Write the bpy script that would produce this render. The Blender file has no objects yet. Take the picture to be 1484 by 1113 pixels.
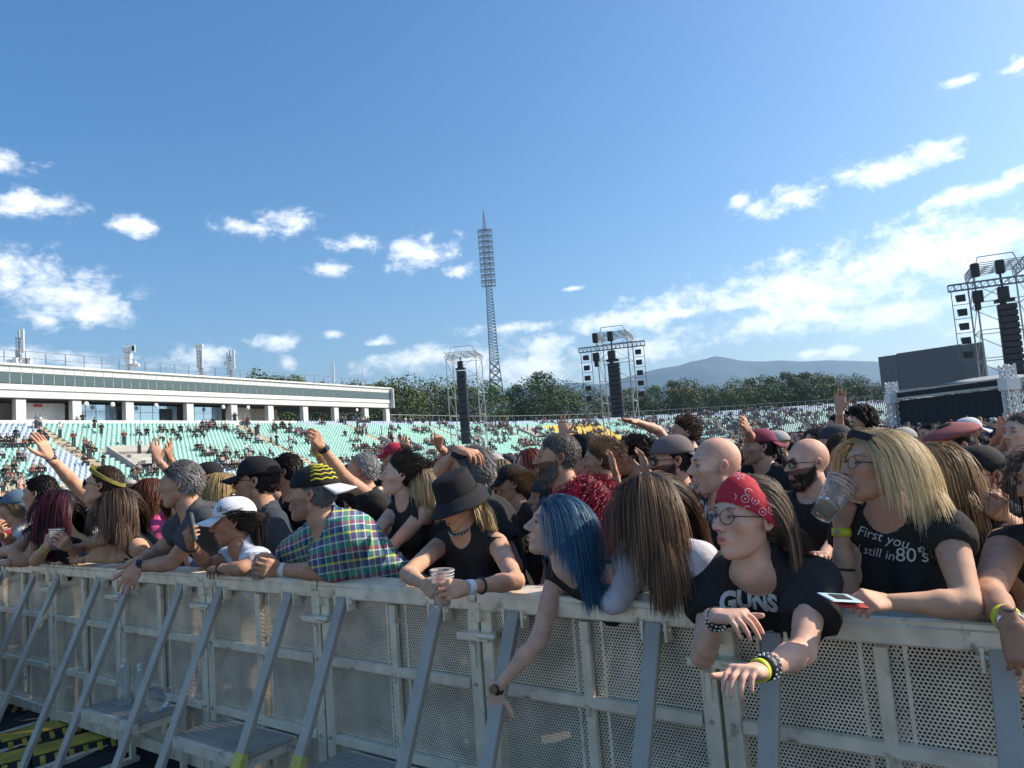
import bpy, bmesh, math, random
import numpy as np
from mathutils import Vector, Matrix, noise as mnoise
from mathutils.bvhtree import BVHTree
R_ = math.radians
rng = np.random.default_rng(7); random.seed(7)
scene = bpy.context.scene
COL = scene.collection
# ------------------------------------------------------------------ camera
FPX = 1072.0
PITCH = math.atan(100.0 / FPX); ROLL = 0.075
CAM = np.array([0.0, 0.0, 1.76])
_F = np.array([0, math.cos(PITCH), math.sin(PITCH)]); _R0 = np.array([1.0, 0, 0]); _U0 = np.array([0, -math.sin(PITCH), math.cos(PITCH)])
_R = _R0 * math.cos(ROLL) - _U0 * math.sin(ROLL)
_U = _U0 * math.cos(ROLL) + _R0 * math.sin(ROLL)
cam_d = bpy.data.cameras.new('camera'); cam = bpy.data.objects.new('camera', cam_d); COL.objects.link(cam)
cam_d.sensor_width = 36; cam_d.lens = 36 * FPX / 1484; cam_d.clip_start = 0.05; cam_d.clip_end = 20000
_M = Matrix(((_R[0], _U[0], -_F[0], CAM[0]), (_R[1], _U[1], -_F[1], CAM[1]), (_R[2], _U[2], -_F[2], CAM[2]), (0, 0, 0, 1)))
cam.matrix_world = _M
scene.camera = cam
def ray(px, py):
    return _F * FPX + _R * (px - 742) - _U * (py - 556.5)
def at(px, py, Y):            # a point of the place seen in that direction at depth Y
    d = ray(px, py); return CAM + d * (Y / d[1])
def at_z(px, py, z):
    d = ray(px, py); return CAM + d * ((z - CAM[2]) / d[2])
def proj(p):
    v = np.asarray(p, float) - CAM; w = v @ _F
    return 742 + FPX * (v @ _R) / w, 556.5 - FPX * (v @ _U) / w
# ------------------------------------------------------------------ sun, sky, exposure
SUN_EL = R_(36); SUN_AZ = R_(79)     # azimuth clockwise from +Y
sun_dir = np.array([math.cos(SUN_EL) * math.sin(SUN_AZ), math.cos(SUN_EL) * math.cos(SUN_AZ), math.sin(SUN_EL)])
sl = bpy.data.lights.new('sun', 'SUN'); sl.energy = 4.5; sl.angle = R_(0.5); sl.color = (1.0, 0.89, 0.74)
so = bpy.data.objects.new('sun', sl); COL.objects.link(so)
so.rotation_euler = Vector(sun_dir).to_track_quat('Z', 'Y').to_euler()
scene.view_settings.view_transform = 'Standard'; scene.view_settings.look = 'None'
scene.view_settings.gamma = 1.0; scene.view_settings.exposure = 0.63; scene.view_settings.use_curve_mapping = False
try:
    scene.cycles.volume_bounces = 0; scene.cycles.max_bounces = 6; scene.cycles.transparent_max_bounces = 24
    scene.cycles.diffuse_bounces = 3; scene.cycles.glossy_bounces = 3; scene.cycles.transmission_bounces = 6
except Exception: pass
W = bpy.data.worlds.new('World'); scene.world = W; W.use_nodes = True
def world():
    nt = W.node_tree; N = nt.nodes; L = nt.links; N.clear()
    out = N.new('ShaderNodeOutputWorld'); bg = N.new('ShaderNodeBackground'); L.new(bg.outputs[0], out.inputs[0])
    bg.inputs['Strength'].default_value = 0.115
    sky = N.new('ShaderNodeTexSky'); sky.sky_type = 'NISHITA'; sky.sun_disc = False
    sky.sun_elevation = SUN_EL; sky.sun_rotation = SUN_AZ; sky.altitude = 500; sky.air_density = 1.15; sky.dust_density = 2.2; sky.ozone_density = 2.4
    tc = N.new('ShaderNodeTexCoord'); sp = N.new('ShaderNodeSeparateXYZ'); L.new(tc.outputs['Generated'], sp.inputs[0])
    def m(op, a, b=None, c=None):
        n = N.new('ShaderNodeMath'); n.operation = op
        for i, v in enumerate((a, b, c)):
            if v is None: continue
            if isinstance(v, (int, float)): n.inputs[i].default_value = v
            else: L.new(v, n.inputs[i])
        return n.outputs[0]
    az = m('ARCTAN2', sp.outputs[0], sp.outputs[1]); el = m('ARCSINE', sp.outputs[2])
    cb = N.new('ShaderNodeCombineXYZ'); L.new(az, cb.inputs[0]); L.new(el, cb.inputs[1])
    def noi(scale, detail, rough, sx=1.0, sy=1.0, off=0.0, dist=0.0):
        mp = N.new('ShaderNodeMapping'); L.new(cb.outputs[0], mp.inputs[0]); mp.inputs['Scale'].default_value = (sx, sy, 1); mp.inputs['Location'].default_value = (off, off * .7, off)
        n = N.new('ShaderNodeTexNoise'); n.noise_dimensions = '3D'; L.new(mp.outputs[0], n.inputs['Vector'])
        n.inputs['Scale'].default_value = scale; n.inputs['Detail'].default_value = detail; n.inputs['Roughness'].default_value = rough; n.inputs['Distortion'].default_value = dist
        return n.outputs[0]
    # cumulus clouds of the day: centre (az, el) and half sizes, in radians
    CL = [(30, 395, 75, 30), (100, 425, 60, 18), (118, 455, 50, 18), (35, 293, 50, 16), (0, 237, 35, 12), (70, 465, 18, 12), (195, 328, 24, 10),
          (365, 332, 48, 14), (425, 322, 34, 18), (478, 390, 34, 13), (595, 365, 62, 24), (520, 355, 40, 12), (665, 390, 20, 12), (400, 495, 34, 12), (418, 526, 14, 10), (300, 515, 36, 18),
          (480, 485, 16, 6), (545, 496, 28, 7), (610, 520, 70, 16), (690, 520, 40, 16), (790, 500, 50, 16), (785, 530, 100, 22), (870, 470, 40, 18), (950, 463, 42, 16),
          (945, 502, 36, 16), (740, 475, 60, 8), (880, 515, 60, 14), (830, 418, 16, 4), (980, 455, 30, 10), (50, 520, 90, 12), (135, 530, 40, 8),
          (1280, 248, 58, 16), (1357, 218, 28, 15), (1384, 118, 20, 6), (1140, 290, 54, 20), (1074, 292, 16, 7), (1145, 370, 22, 14), (1440, 270, 66, 14), (1478, 95, 16, 12),
          (1180, 425, 200, 40), (1330, 375, 160, 42), (1430, 345, 100, 24), (1120, 465, 150, 22), (1290, 455, 120, 20), (1215, 510, 26, 7), (1175, 512, 20, 6), (1440, 470, 60, 16)]
    cur = None
    for (px, py, rx, ry) in CL:
        d = ray(px, py); d = d / np.linalg.norm(d); a = math.atan2(d[0], d[1]); e = math.asin(d[2])
        sx = FPX / rx * (0.9 + 0.1 * math.cos(a)); sy = FPX / ry
        v = N.new('ShaderNodeVectorMath'); v.operation = 'MULTIPLY_ADD'; L.new(cb.outputs[0], v.inputs[0])
        v.inputs[1].default_value = (sx, sy, 0); v.inputs[2].default_value = (-a * sx, -e * sy, 0)
        ln = N.new('ShaderNodeVectorMath'); ln.operation = 'LENGTH'; L.new(v.outputs[0], ln.inputs[0])
        cur = ln.outputs['Value'] if cur is None else m('SMOOTH_MIN', cur, ln.outputs['Value'], 0.35)
    n1 = noi(9, 7, .62, 1, 1.7, 3.1, .3); n2 = noi(34, 6, .66, 1, 1.5, 9.4, .2)
    nn = m('ADD', m('MULTIPLY', m('SUBTRACT', n1, .5), 2.6), m('MULTIPLY', m('SUBTRACT', n2, .5), 3.2))
    dens = m('ADD', m('SUBTRACT', 0.98, cur), nn)
    # the same kind of clouds go on outside the view
    far = m('GREATER_THAN', m('ABSOLUTE', az), .70)
    n3 = noi(5, 8, .6, 1, 2.4, 5.5)
    gen = m('MULTIPLY_ADD', m('SUBTRACT', n3, .60), 7.0, 0.0)
    gen = m('SUBTRACT', gen, m('MULTIPLY', m('MAXIMUM', m('SUBTRACT', el, .35), 0), 6.0))
    dens = m('MAXIMUM', dens, m('MULTIPLY', m('ADD', gen, m('MULTIPLY', m('SUBTRACT', 1.0, far), -9)), 1.0))
    mr = N.new('ShaderNodeMapRange'); mr.interpolation_type = 'SMOOTHSTEP'; L.new(dens, mr.inputs[0]); mr.inputs[1].default_value = -.35; mr.inputs[2].default_value = 1.25
    mask = m('MULTIPLY', mr.outputs[0], 0.90)
    mask = m('MULTIPLY', mask, m('GREATER_THAN', el, 0.0))
    # cloud tone: sun-lit heads, blue-grey bellies
    tone = N.new('ShaderNodeMapRange'); L.new(m('ADD', dens, m('MULTIPLY', m('SUBTRACT', noi(22, 5, .6, 1, 1.6, 1.7), .5), 3.4)), tone.inputs[0]); tone.inputs[1].default_value = .2; tone.inputs[2].default_value = 2.3
    cc = N.new('ShaderNodeMix'); cc.data_type = 'RGBA'; L.new(tone.outputs[0], cc.inputs[0])
    cc.inputs[6].default_value = (10.4, 10.3, 10.0, 1); cc.inputs[7].default_value = (7.6, 8.3, 9.0, 1)
    mx = N.new('ShaderNodeMix'); mx.data_type = 'RGBA'; L.new(mask, mx.inputs[0])
    hs = N.new('ShaderNodeHueSaturation'); hs.inputs['Saturation'].default_value = 1.33; L.new(sky.outputs[0], hs.inputs['Color'])
    L.new(hs.outputs[0], mx.inputs[6]); L.new(cc.outputs[2], mx.inputs[7]); L.new(mx.outputs[2], bg.inputs['Color'])
world()
# ------------------------------------------------------------------ helpers
def link(o, parent=None):
    COL.objects.link(o)
    if parent is not None: o.parent = parent
    return o
def tag(o, label=None, cat=None, group=None, kind=None):
    if label: o['label'] = label
    if cat: o['category'] = cat
    if group: o['group'] = group
    if kind: o['kind'] = kind
    return o
def empty(name, loc, label=None, cat=None, group=None, rz=0.0):
    o = bpy.data.objects.new(name, None); o.empty_display_size = .2; link(o); o.location = loc; o.rotation_euler = (0, 0, rz)
    return tag(o, label, cat, group)
def copy_tree(o, parent=None):
    c = o.copy(); link(c); c.parent = parent
    for ch in list(o.children): copy_tree(ch, c)
    return c
def mesh_np(name, V, F, mat=None, smooth=False, parent=None, attrs=None, link_it=True):
    me = bpy.data.meshes.new(name)
    V = np.asarray(V, dtype=np.float32)
    if isinstance(F, np.ndarray) and F.ndim == 2:
        n, k = F.shape
        me.vertices.add(len(V)); me.vertices.foreach_set('co', V.ravel())
        me.loops.add(n * k); me.loops.foreach_set('vertex_index', F.astype(np.int32).ravel())
        me.polygons.add(n); me.polygons.foreach_set('loop_start', np.arange(0, n * k, k, dtype=np.int32))
        me.update(calc_edges=True)
    else:
        me.from_pydata([tuple(v) for v in V], [], [tuple(f) for f in F])
    if smooth: me.polygons.foreach_set('use_smooth', np.ones(len(me.polygons), dtype=bool))
    for an, (dom, arr) in (attrs or {}).items():
        a = me.color_attributes.new(an, 'FLOAT_COLOR', dom) if False else me.attributes.new(an, 'FLOAT_COLOR', dom)
        arr = np.asarray(arr, dtype=np.float32)
        if arr.shape[1] == 3: arr = np.hstack([arr, np.ones((len(arr), 1), np.float32)])
        a.data.foreach_set('color', arr.ravel())
    if mat: me.materials.append(mat)
    me.update()
    o = bpy.data.objects.new(name, me)
    if link_it: link(o, parent)
    return o
class MB:
    """collects simple solids into one mesh"""
    def __init__(s): s.v = []; s.f = []; s.c = []
    def add(s, vs, fs, col=None):
        b = len(s.v); s.v += [tuple(map(float, v)) for v in vs]; s.f += [tuple(b + i for i in f) for f in fs]; s.c += [col or (1, 1, 1)] * len(fs)
    def box(s, c, size, ax=None, col=None):
        c = np.asarray(c, float); h = np.asarray(size, float) / 2
        A = np.eye(3) if ax is None else np.asarray(ax, float)
        vs = [c + A[0] * h[0] * i + A[1] * h[1] * j + A[2] * h[2] * k for i in (-1, 1) for j in (-1, 1) for k in (-1, 1)]
        s.add(vs, [(0, 1, 3, 2), (4, 6, 7, 5), (0, 4, 5, 1), (2, 3, 7, 6), (0, 2, 6, 4), (1, 5, 7, 3)], col)
    def bar(s, p, q, w, h=None, up=(0, 0, 1), col=None):
        p = np.asarray(p, float); q = np.asarray(q, float); d = q - p; l = np.linalg.norm(d)
        if l < 1e-6: return
        d /= l; u = np.asarray(up, float)
        if abs(d @ u) > .98: u = np.array([1.0, 0, 0])
        x = np.cross(u, d); x /= np.linalg.norm(x); y = np.cross(d, x)
        s.box((p + q) / 2, (w, h or w, l), (x, y, d), col)
    def tube(s, pts, r, n=8, caps=True, col=None):
        pts = [np.asarray(p, float) for p in pts]; rs = r if hasattr(r, '__len__') else [r] * len(pts)
        vs = []; fs = []; prev = None
        for i, p in enumerate(pts):
            d = pts[min(i + 1, len(pts) - 1)] - pts[max(i - 1, 0)]; d = d / (np.linalg.norm(d) + 1e-9)
            if prev is None:
                u = np.array([0, 0, 1.0]) if abs(d[2]) < .9 else np.array([1.0, 0, 0])
                x = np.cross(u, d)
            else: x = prev - d * (prev @ d)
            x = x / (np.linalg.norm(x) + 1e-9); prev = x; y = np.cross(d, x)
            for k in range(n):
                a = 2 * math.pi * k / n; vs.append(p + (x * math.cos(a) + y * math.sin(a)) * rs[i])
        for i in range(len(pts) - 1):
            for k in range(n):
                a = i * n + k; b = i * n + (k + 1) % n; fs.append((a, b, b + n, a + n))
        if caps:
            fs.append(tuple(range(n - 1, -1, -1))); fs.append(tuple((len(pts) - 1) * n + k for k in range(n)))
        s.add(vs, fs, col)
    def lathe(s, prof, c=(0, 0, 0), n=16, ax=None, col=None):
        c = np.asarray(c, float); A = np.eye(3) if ax is None else np.asarray(ax, float); vs = []; fs = []
        for (r, z) in prof:
            for k in range(n):
                a = 2 * math.pi * k / n; vs.append(c + A[0] * r * math.cos(a) + A[1] * r * math.sin(a) + A[2] * z)
        for i in range(len(prof) - 1):
            for k in range(n):
                a = i * n + k; b = i * n + (k + 1) % n; fs.append((a, b, b + n, a + n))
        s.add(vs, fs, col)
    def build(s, name, mat, parent=None, smooth=False, colattr=False, bevel=0):
        me = bpy.data.meshes.new(name); me.from_pydata(s.v, [], s.f); me.update()
        if smooth: me.polygons.foreach_set('use_smooth', np.ones(len(me.polygons), dtype=bool))
        if colattr:
            a = me.attributes.new('tint', 'FLOAT_COLOR', 'FACE'); a.data.foreach_set('color', np.array([(*c, 1) for c in s.c], dtype=np.float32).ravel())
        me.materials.append(mat)
        o = bpy.data.objects.new(name, me); link(o, parent)
        if bevel:
            b = o.modifiers.new('bevel', 'BEVEL'); b.width = bevel; b.segments = 1; b.limit_method = 'ANGLE'
        return o
# ------------------------------------------------------------------ materials
def mat(name, color, rough=.6, metal=0.0, var=0.0, vscale=20.0, bump=0.0, bscale=200.0, attr=None, objcol=False, dirt=None, spec=.5, vary_stretch=(1, 1, 1), **kw):
    m = bpy.data.materials.new(name); m.use_nodes = True; nt = m.node_tree; N = nt.nodes; L = nt.links
    b = N['Principled BSDF']; b.inputs['Roughness'].default_value = rough; b.inputs['Metallic'].default_value = metal
    b.inputs['Specular IOR Level'].default_value = spec
    for k, v in kw.items(): b.inputs[k].default_value = v
    rgb = N.new('ShaderNodeRGB'); rgb.outputs[0].default_value = (*color, 1); cur = rgb.outputs[0]
    def mul(a, bb, fac=1.0, mode='MULTIPLY'):
        x = N.new('ShaderNodeMix'); x.data_type = 'RGBA'; x.blend_type = mode; x.inputs[0].default_value = fac
        L.new(a, x.inputs[6]); L.new(bb, x.inputs[7]); return x.outputs[2]
    if attr:
        a = N.new('ShaderNodeAttribute'); a.attribute_name = attr; cur = mul(cur, a.outputs['Color'])
    if objcol:
        oi = N.new('ShaderNodeObjectInfo'); cur = mul(cur, oi.outputs['Color'])
    tc = N.new('ShaderNodeTexCoord')
    if var > 0:
        mp = N.new('ShaderNodeMapping'); L.new(tc.outputs['Object'], mp.inputs[0]); mp.inputs['Scale'].default_value = vary_stretch
        n = N.new('ShaderNodeTexNoise'); n.inputs['Scale'].default_value = vscale; n.inputs['Detail'].default_value = 5; L.new(mp.outputs[0], n.inputs['Vector'])
        r = N.new('ShaderNodeMapRange'); L.new(n.outputs[0], r.inputs[0]); r.inputs[1].default_value = .3; r.inputs[2].default_value = .7
        r.inputs[3].default_value = 1 - var; r.inputs[4].default_value = 1 + var
        cmb = N.new('ShaderNodeCombineXYZ')
        for i in range(3): L.new(r.outputs[0], cmb.inputs[i])
        cur = mul(cur, cmb.outputs[0])
        rr = N.new('ShaderNodeMath'); rr.operation = 'MULTIPLY_ADD'; L.new(n.outputs[0], rr.inputs[0]); rr.inputs[1].default_value = var * .5; rr.inputs[2].default_value = rough - var * .25
        L.new(rr.outputs[0], b.inputs['Roughness'])
    if dirt:
        n = N.new('ShaderNodeTexNoise'); n.inputs['Scale'].default_value = dirt[1]; n.inputs['Detail'].default_value = 8; n.inputs['Roughness'].default_value = .7; L.new(tc.outputs['Object'], n.inputs['Vector'])
        r = N.new('ShaderNodeMapRange'); L.new(n.outputs[0], r.inputs[0]); r.inputs[1].default_value = dirt[2]; r.inputs[2].default_value = dirt[2] + .12
        x = N.new('ShaderNodeMix'); x.data_type = 'RGBA'; L.new(r.outputs[0], x.inputs[0]); L.new(cur, x.inputs[6]); x.inputs[7].default_value = (*dirt[0], 1); cur = x.outputs[2]
    if bump > 0:
        n = N.new('ShaderNodeTexNoise'); n.inputs['Scale'].default_value = bscale; n.inputs['Detail'].default_value = 4; L.new(tc.outputs['Object'], n.inputs['Vector'])
        bp = N.new('ShaderNodeBump'); bp.inputs['Strength'].default_value = bump; bp.inputs['Distance'].default_value = .01; L.new(n.outputs[0], bp.inputs['Height']); L.new(bp.outputs[0], b.inputs['Normal'])
    L.new(cur, b.inputs['Base Color'])
    return m
M = {}
M['conc'] = mat('concrete', (.46, .44, .40), .9, var=.16, vscale=.8, dirt=((.28, .26, .23), .5, .6))
M['step'] = mat('terrace_concrete', (.40, .40, .37), .9, var=.2, vscale=.5)
M['white'] = mat('white_panel', (.70, .70, .68), .5, var=.05, vscale=2)
M['fascia'] = mat('grey_fascia_panel', (.62, .63, .61), .5, var=.08, vscale=1.5)
M['glass'] = mat('tinted_glass', (.045, .085, .09), .06, spec=1.0)
M['glassb'] = mat('sky_tinted_glazing', (.42, .60, .74), .08, metal=.6)  # sky reflection put into the pale blue base colour
M['dark'] = mat('recess_shade', (.03, .035, .035), .9)  # near-black colour stands in for shade in openings and under the overhang
M['rail'] = mat('railing_steel', (.16, .18, .20), .5, metal=.3)
M['galv'] = mat('galvanised_steel', (.42, .43, .42), .45, metal=.45, var=.1, vscale=3)
M['black'] = mat('black_metal', (.018, .018, .02), .5)
M['seat'] = mat('seat_plastic', (1, 1, 1), .5, attr='tint')
M['seatg'] = mat('green_seat_plastic', (.26, .55, .47), .5, var=.06, vscale=3)
M['seatb'] = mat('blue_seat_plastic', (.34, .46, .64), .5, var=.06, vscale=3)
M['stair'] = mat('stair_concrete', (.42, .34, .20), .9, var=.2, vscale=2)
M['bark'] = mat('bark', (.09, .07, .05), .9, var=.3, vscale=3)
M['leaf'] = mat('foliage', (.068, .110, .032), .6, objcol=True, attr='tint', spec=.3)
M['mount'] = mat('mountain_forest', (.035, .06, .06), .95, var=.35, vscale=.004)
M['ground'] = mat('field_ground', (.24, .21, .17), .95, var=.3, vscale=.3)
M['plast'] = mat('antenna_plastic', (.72, .73, .72), .45)
M['alu'] = mat('aluminium', (.84, .75, .60), .38, metal=.30, var=.18, vscale=9, bump=.03, dirt=((.34, .31, .25), 11, .57))  # warm tone puts bounced light on the barrier front into the colour
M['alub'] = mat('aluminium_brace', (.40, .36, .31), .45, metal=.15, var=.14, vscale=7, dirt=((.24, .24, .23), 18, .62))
# ------------------------------------------------------------------ ground and mountains
def ground():
    mb = MB(); mb.add([(-9000, -3000, 0), (9000, -3000, 0), (9000, 9000, 0), (-9000, 9000, 0)], [(0, 1, 2, 3)])
    tag(mb.build('ground', M['ground']), kind='structure')
    ridge = [(-2600, 606), (-1600, 590), (-700, 588), (-200, 600), (300, 596), (600, 578), (700, 570), (790, 560), (812, 558), (835, 554), (870, 557), (905, 548), (930, 540), (960, 533), (985, 530), (1000, 524), (1020, 521), (1036, 516), (1052, 518), (1075, 523), (1105, 524), (1130, 522), (1160, 524), (1200, 522), (1240, 523), (1270, 524), (1350, 527), (1484, 535), (1700, 530), (2100, 500), (3000, 380)]
    V = []; F = []; nj = 22; Y0 = 5200.0
    xs = np.linspace(-2600, 3000, 500); rp = np.array(ridge, float); ys = np.interp(xs, rp[:, 0], rp[:, 1])
    for i, x in enumerate(xs):
        top = at(x, ys[i], Y0)
        for j in range(nj):
            t = j / (nj - 1); y = Y0 - 2200 * (1 - t)
            z = top[2] * (t ** 1.25) * (1 + .25 * (mnoise.noise(Vector((top[0] * .0022, y * .0022, 1))) * math.sin(math.pi * t))) + 34 * mnoise.noise(Vector((top[0] * .012, y * .012, 4))) * math.sin(math.pi * t) - 12 * (1 - t)
            V.append((top[0] * (y / Y0) ** .35, y, z))
    for i in range(len(xs) - 1):
        for j in range(nj - 1):
            a = i * nj + j; F.append((a, a + nj, a + nj + 1, a + 1))
    tag(mesh_np('mountain', V, F, M['mount'], True), kind='structure')
ground()
# ------------------------------------------------------------------ the stadium bowl
def catmull(P, step):
    P = [np.asarray(p, float) for p in P]; out = []
    Q = [2 * P[0] - P[1]] + P + [2 * P[-1] - P[-2]]
    for i in range(1, len(Q) - 2):
        for t in np.linspace(0, 1, 60, endpoint=False):
            a, b, c, d = Q[i - 1], Q[i], Q[i + 1], Q[i + 2]
            out.append(.5 * ((2 * b) + (-a + c) * t + (2 * a - 5 * b + 4 * c - d) * t * t + (-a + 3 * b - 3 * c + d) * t ** 3))
    out = np.array(out); s = np.concatenate([[0], np.cumsum(np.linalg.norm(np.diff(out, axis=0), axis=1))])
    k = np.arange(0, s[-1], step); return np.stack([np.interp(k, s, out[:, 0]), np.interp(k, s, out[:, 1])], 1), k
BP = np.array([-52.0, 75.0]); BU = np.array([30.0, 55.0]) / math.hypot(30, 55); BN = np.array([BU[1], -BU[0]])
path, ps = catmull([BP - BU * 48, BP - BU * 30, BP, BP + BU * 30, BP + BU * 60, (-4, 163), (21, 188), (58, 203), (100, 211), (150, 208), (205, 190), (250, 160)], .56)
tan = np.gradient(path, axis=0); tan /= np.linalg.norm(tan, axis=1)[:, None]; nrm = np.stack([tan[:, 1], -tan[:, 0]], 1)
s_bld = 48.0                    # where the building front starts in view
NR = 20; TOPZ = 8.55; DZ = .36; DR = .82
def row_pt(i, r): p = path[i] + nrm[i] * (r * DR); return np.array([p[0], p[1], TOPZ - r * DZ])
bowl = empty('grandstand', (*BP, 0), 'long curved concrete grandstand of mint green seats ringing the field', 'grandstand')
binv = np.array([BP[0], BP[1], 0.0])
def terrace():
    idx = list(range(0, len(path), 4)); V = []; F = []; k = 2 * NR + 3
    for i in idx:
        p0 = row_pt(i, -1.2); V.append((p0[0], p0[1], TOPZ))
        for r in range(NR):
            a = row_pt(i, r + .5); V.append((a[0], a[1], TOPZ - r * DZ)); V.append((a[0], a[1], TOPZ - (r + 1) * DZ))
        e = row_pt(i, NR + 1.2); V.append((e[0], e[1], TOPZ - NR * DZ)); V.append((e[0], e[1], 0))
    for j in range(len(idx) - 1):
        for q in range(k - 1):
            a = j * k + q; F.append((a, a + 1, a + 1 + k, a + k))
    o = mesh_np('terrace', np.array(V) - binv, F, M['step'], parent=bowl)
    V = []; F = []
    for i in idx:                # outer wall behind the top row
        p = row_pt(i, -1.2); V += [(p[0], p[1], TOPZ), (p[0], p[1], 0)]
    for j in range(len(idx) - 1): F.append((2 * j, 2 * j + 2, 2 * j + 3, 2 * j + 1))
    mesh_np('outer_wall', np.array(V) - binv, F, M['conc'], parent=bowl)
terrace()
AIS = [s_bld + v for v in (-38, -18, 2.5, 28.5, 50, 73, 97, 120, 145, 168, 192, 215, 240, 262)]     # stairs, metres along the bowl
VOM = [(s_bld + 7.5, 10.5), (s_bld + 53, 9.0), (s_bld - 22, 10), (s_bld + 104, 6), (s_bld + 150, 9), (s_bld + 205, 9)]
def blocked(s, r):
    for a in AIS:
        if abs(s - a + (r - 10) * .03) < .75: return True
    for (v, r0) in VOM:
        if abs(s - v) < 2.6 and r0 - 1 < r < r0 + 6: return True
    return False
def seat_tmpl(mb_add, p, t, n, c):
    pass
Tseat_v = np.array([[-.21, 0, .02], [.21, 0, .02], [.21, .40, .02], [-.21, .40, .02], [-.21, 0, .10], [.21, 0, .10], [.21, .40, .07], [-.21, .40, .07],
                    [-.21, -.02, .08], [.21, -.02, .08], [.20, -.07, .42], [-.20, -.07, .42], [-.21, .04, .08], [.21, .04, .08], [.20, -.02, .42], [-.20, -.02, .42]])
Tseat_f = np.array([[4, 5, 6, 7], [3, 2, 6, 7][::-1], [0, 3, 7, 4], [1, 5, 6, 2], [12, 13, 14, 15], [9, 8, 11, 10], [11, 15, 14, 10], [8, 12, 15, 11], [9, 10, 14, 13]])
SEATS = []
def seats():
    for i in range(len(path)):
        for r in range(NR):
            s = ps[i]
            if blocked(s, r): continue
            p = row_pt(i, r); 
            if s_bld - 6 < s < s_bld + 41 and r < 1: continue
            g = (.19, .56, .43)
            yel = (s > s_bld + 113 and s < s_bld + 133 and r > 3)
            blue = (r < 2 and s > s_bld + 41) or (s < s_bld + 2.5 and (r < 6 or (s > s_bld - 3 and r > 9))) or (abs(s - s_bld - 14) < 2.2 and r > 15) or s > s_bld + 150 and (r < 4 or (s > s_bld + 235)) 
            kind = 2 if yel else (1 if blue else 0)
            if s > s_bld + 150: kind = 3 + (r < 4)  # far right stand: its backlit shade is put into darker teal seats
            px, py = proj(p)
            SEATS.append((i, r, p, kind, np.linalg.norm(p - CAM), -60 < px < 1540))
    vis = sorted([k for k in range(len(SEATS)) if SEATS[k][5] and SEATS[k][1] < 15], key=lambda k: SEATS[k][4])[:296]
    vs = set(vis)
    V = []; F = []; C = []; cols = [(.26, .55, .47), (.38, .50, .66), (.78, .50, .04), (.20, .40, .38), (.20, .32, .44)]; b = 0
    proto = {}
    for k, (i, r, p, kind, d, iv) in enumerate(SEATS):
        t3 = np.array([tan[i][0], tan[i][1], 0]); n3 = np.array([nrm[i][0], nrm[i][1], 0]); fl = random.random()
        if k in vs:
            if kind not in proto:
                proto[kind] = mesh_np('seat', Tseat_v, Tseat_f, (M['seatb'] if kind == 1 else M['seatg']), link_it=False).data
            o = bpy.data.objects.new('seat', proto[kind]); link(o, bowl); o.location = p - binv; o.rotation_euler = (0, 0, math.atan2(t3[1], t3[0]) + math.pi); continue
        T = Tseat_v
        V.append(p + T[:, :1] * (-t3) + T[:, 1:2] * n3 + T[:, 2:] * np.array([0, 0, 1.0])); F.append(Tseat_f + b); b += len(T)
        C += [np.array(cols[kind]) * (0.85 + .25 * fl)] * len(Tseat_f)
    o = mesh_np('seats', np.concatenate(V) - binv, np.concatenate(F), M['seat'], parent=bowl, attrs={'tint': ('FACE', np.array(C))}); o['kind'] = 'stuff'
seats()
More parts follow.
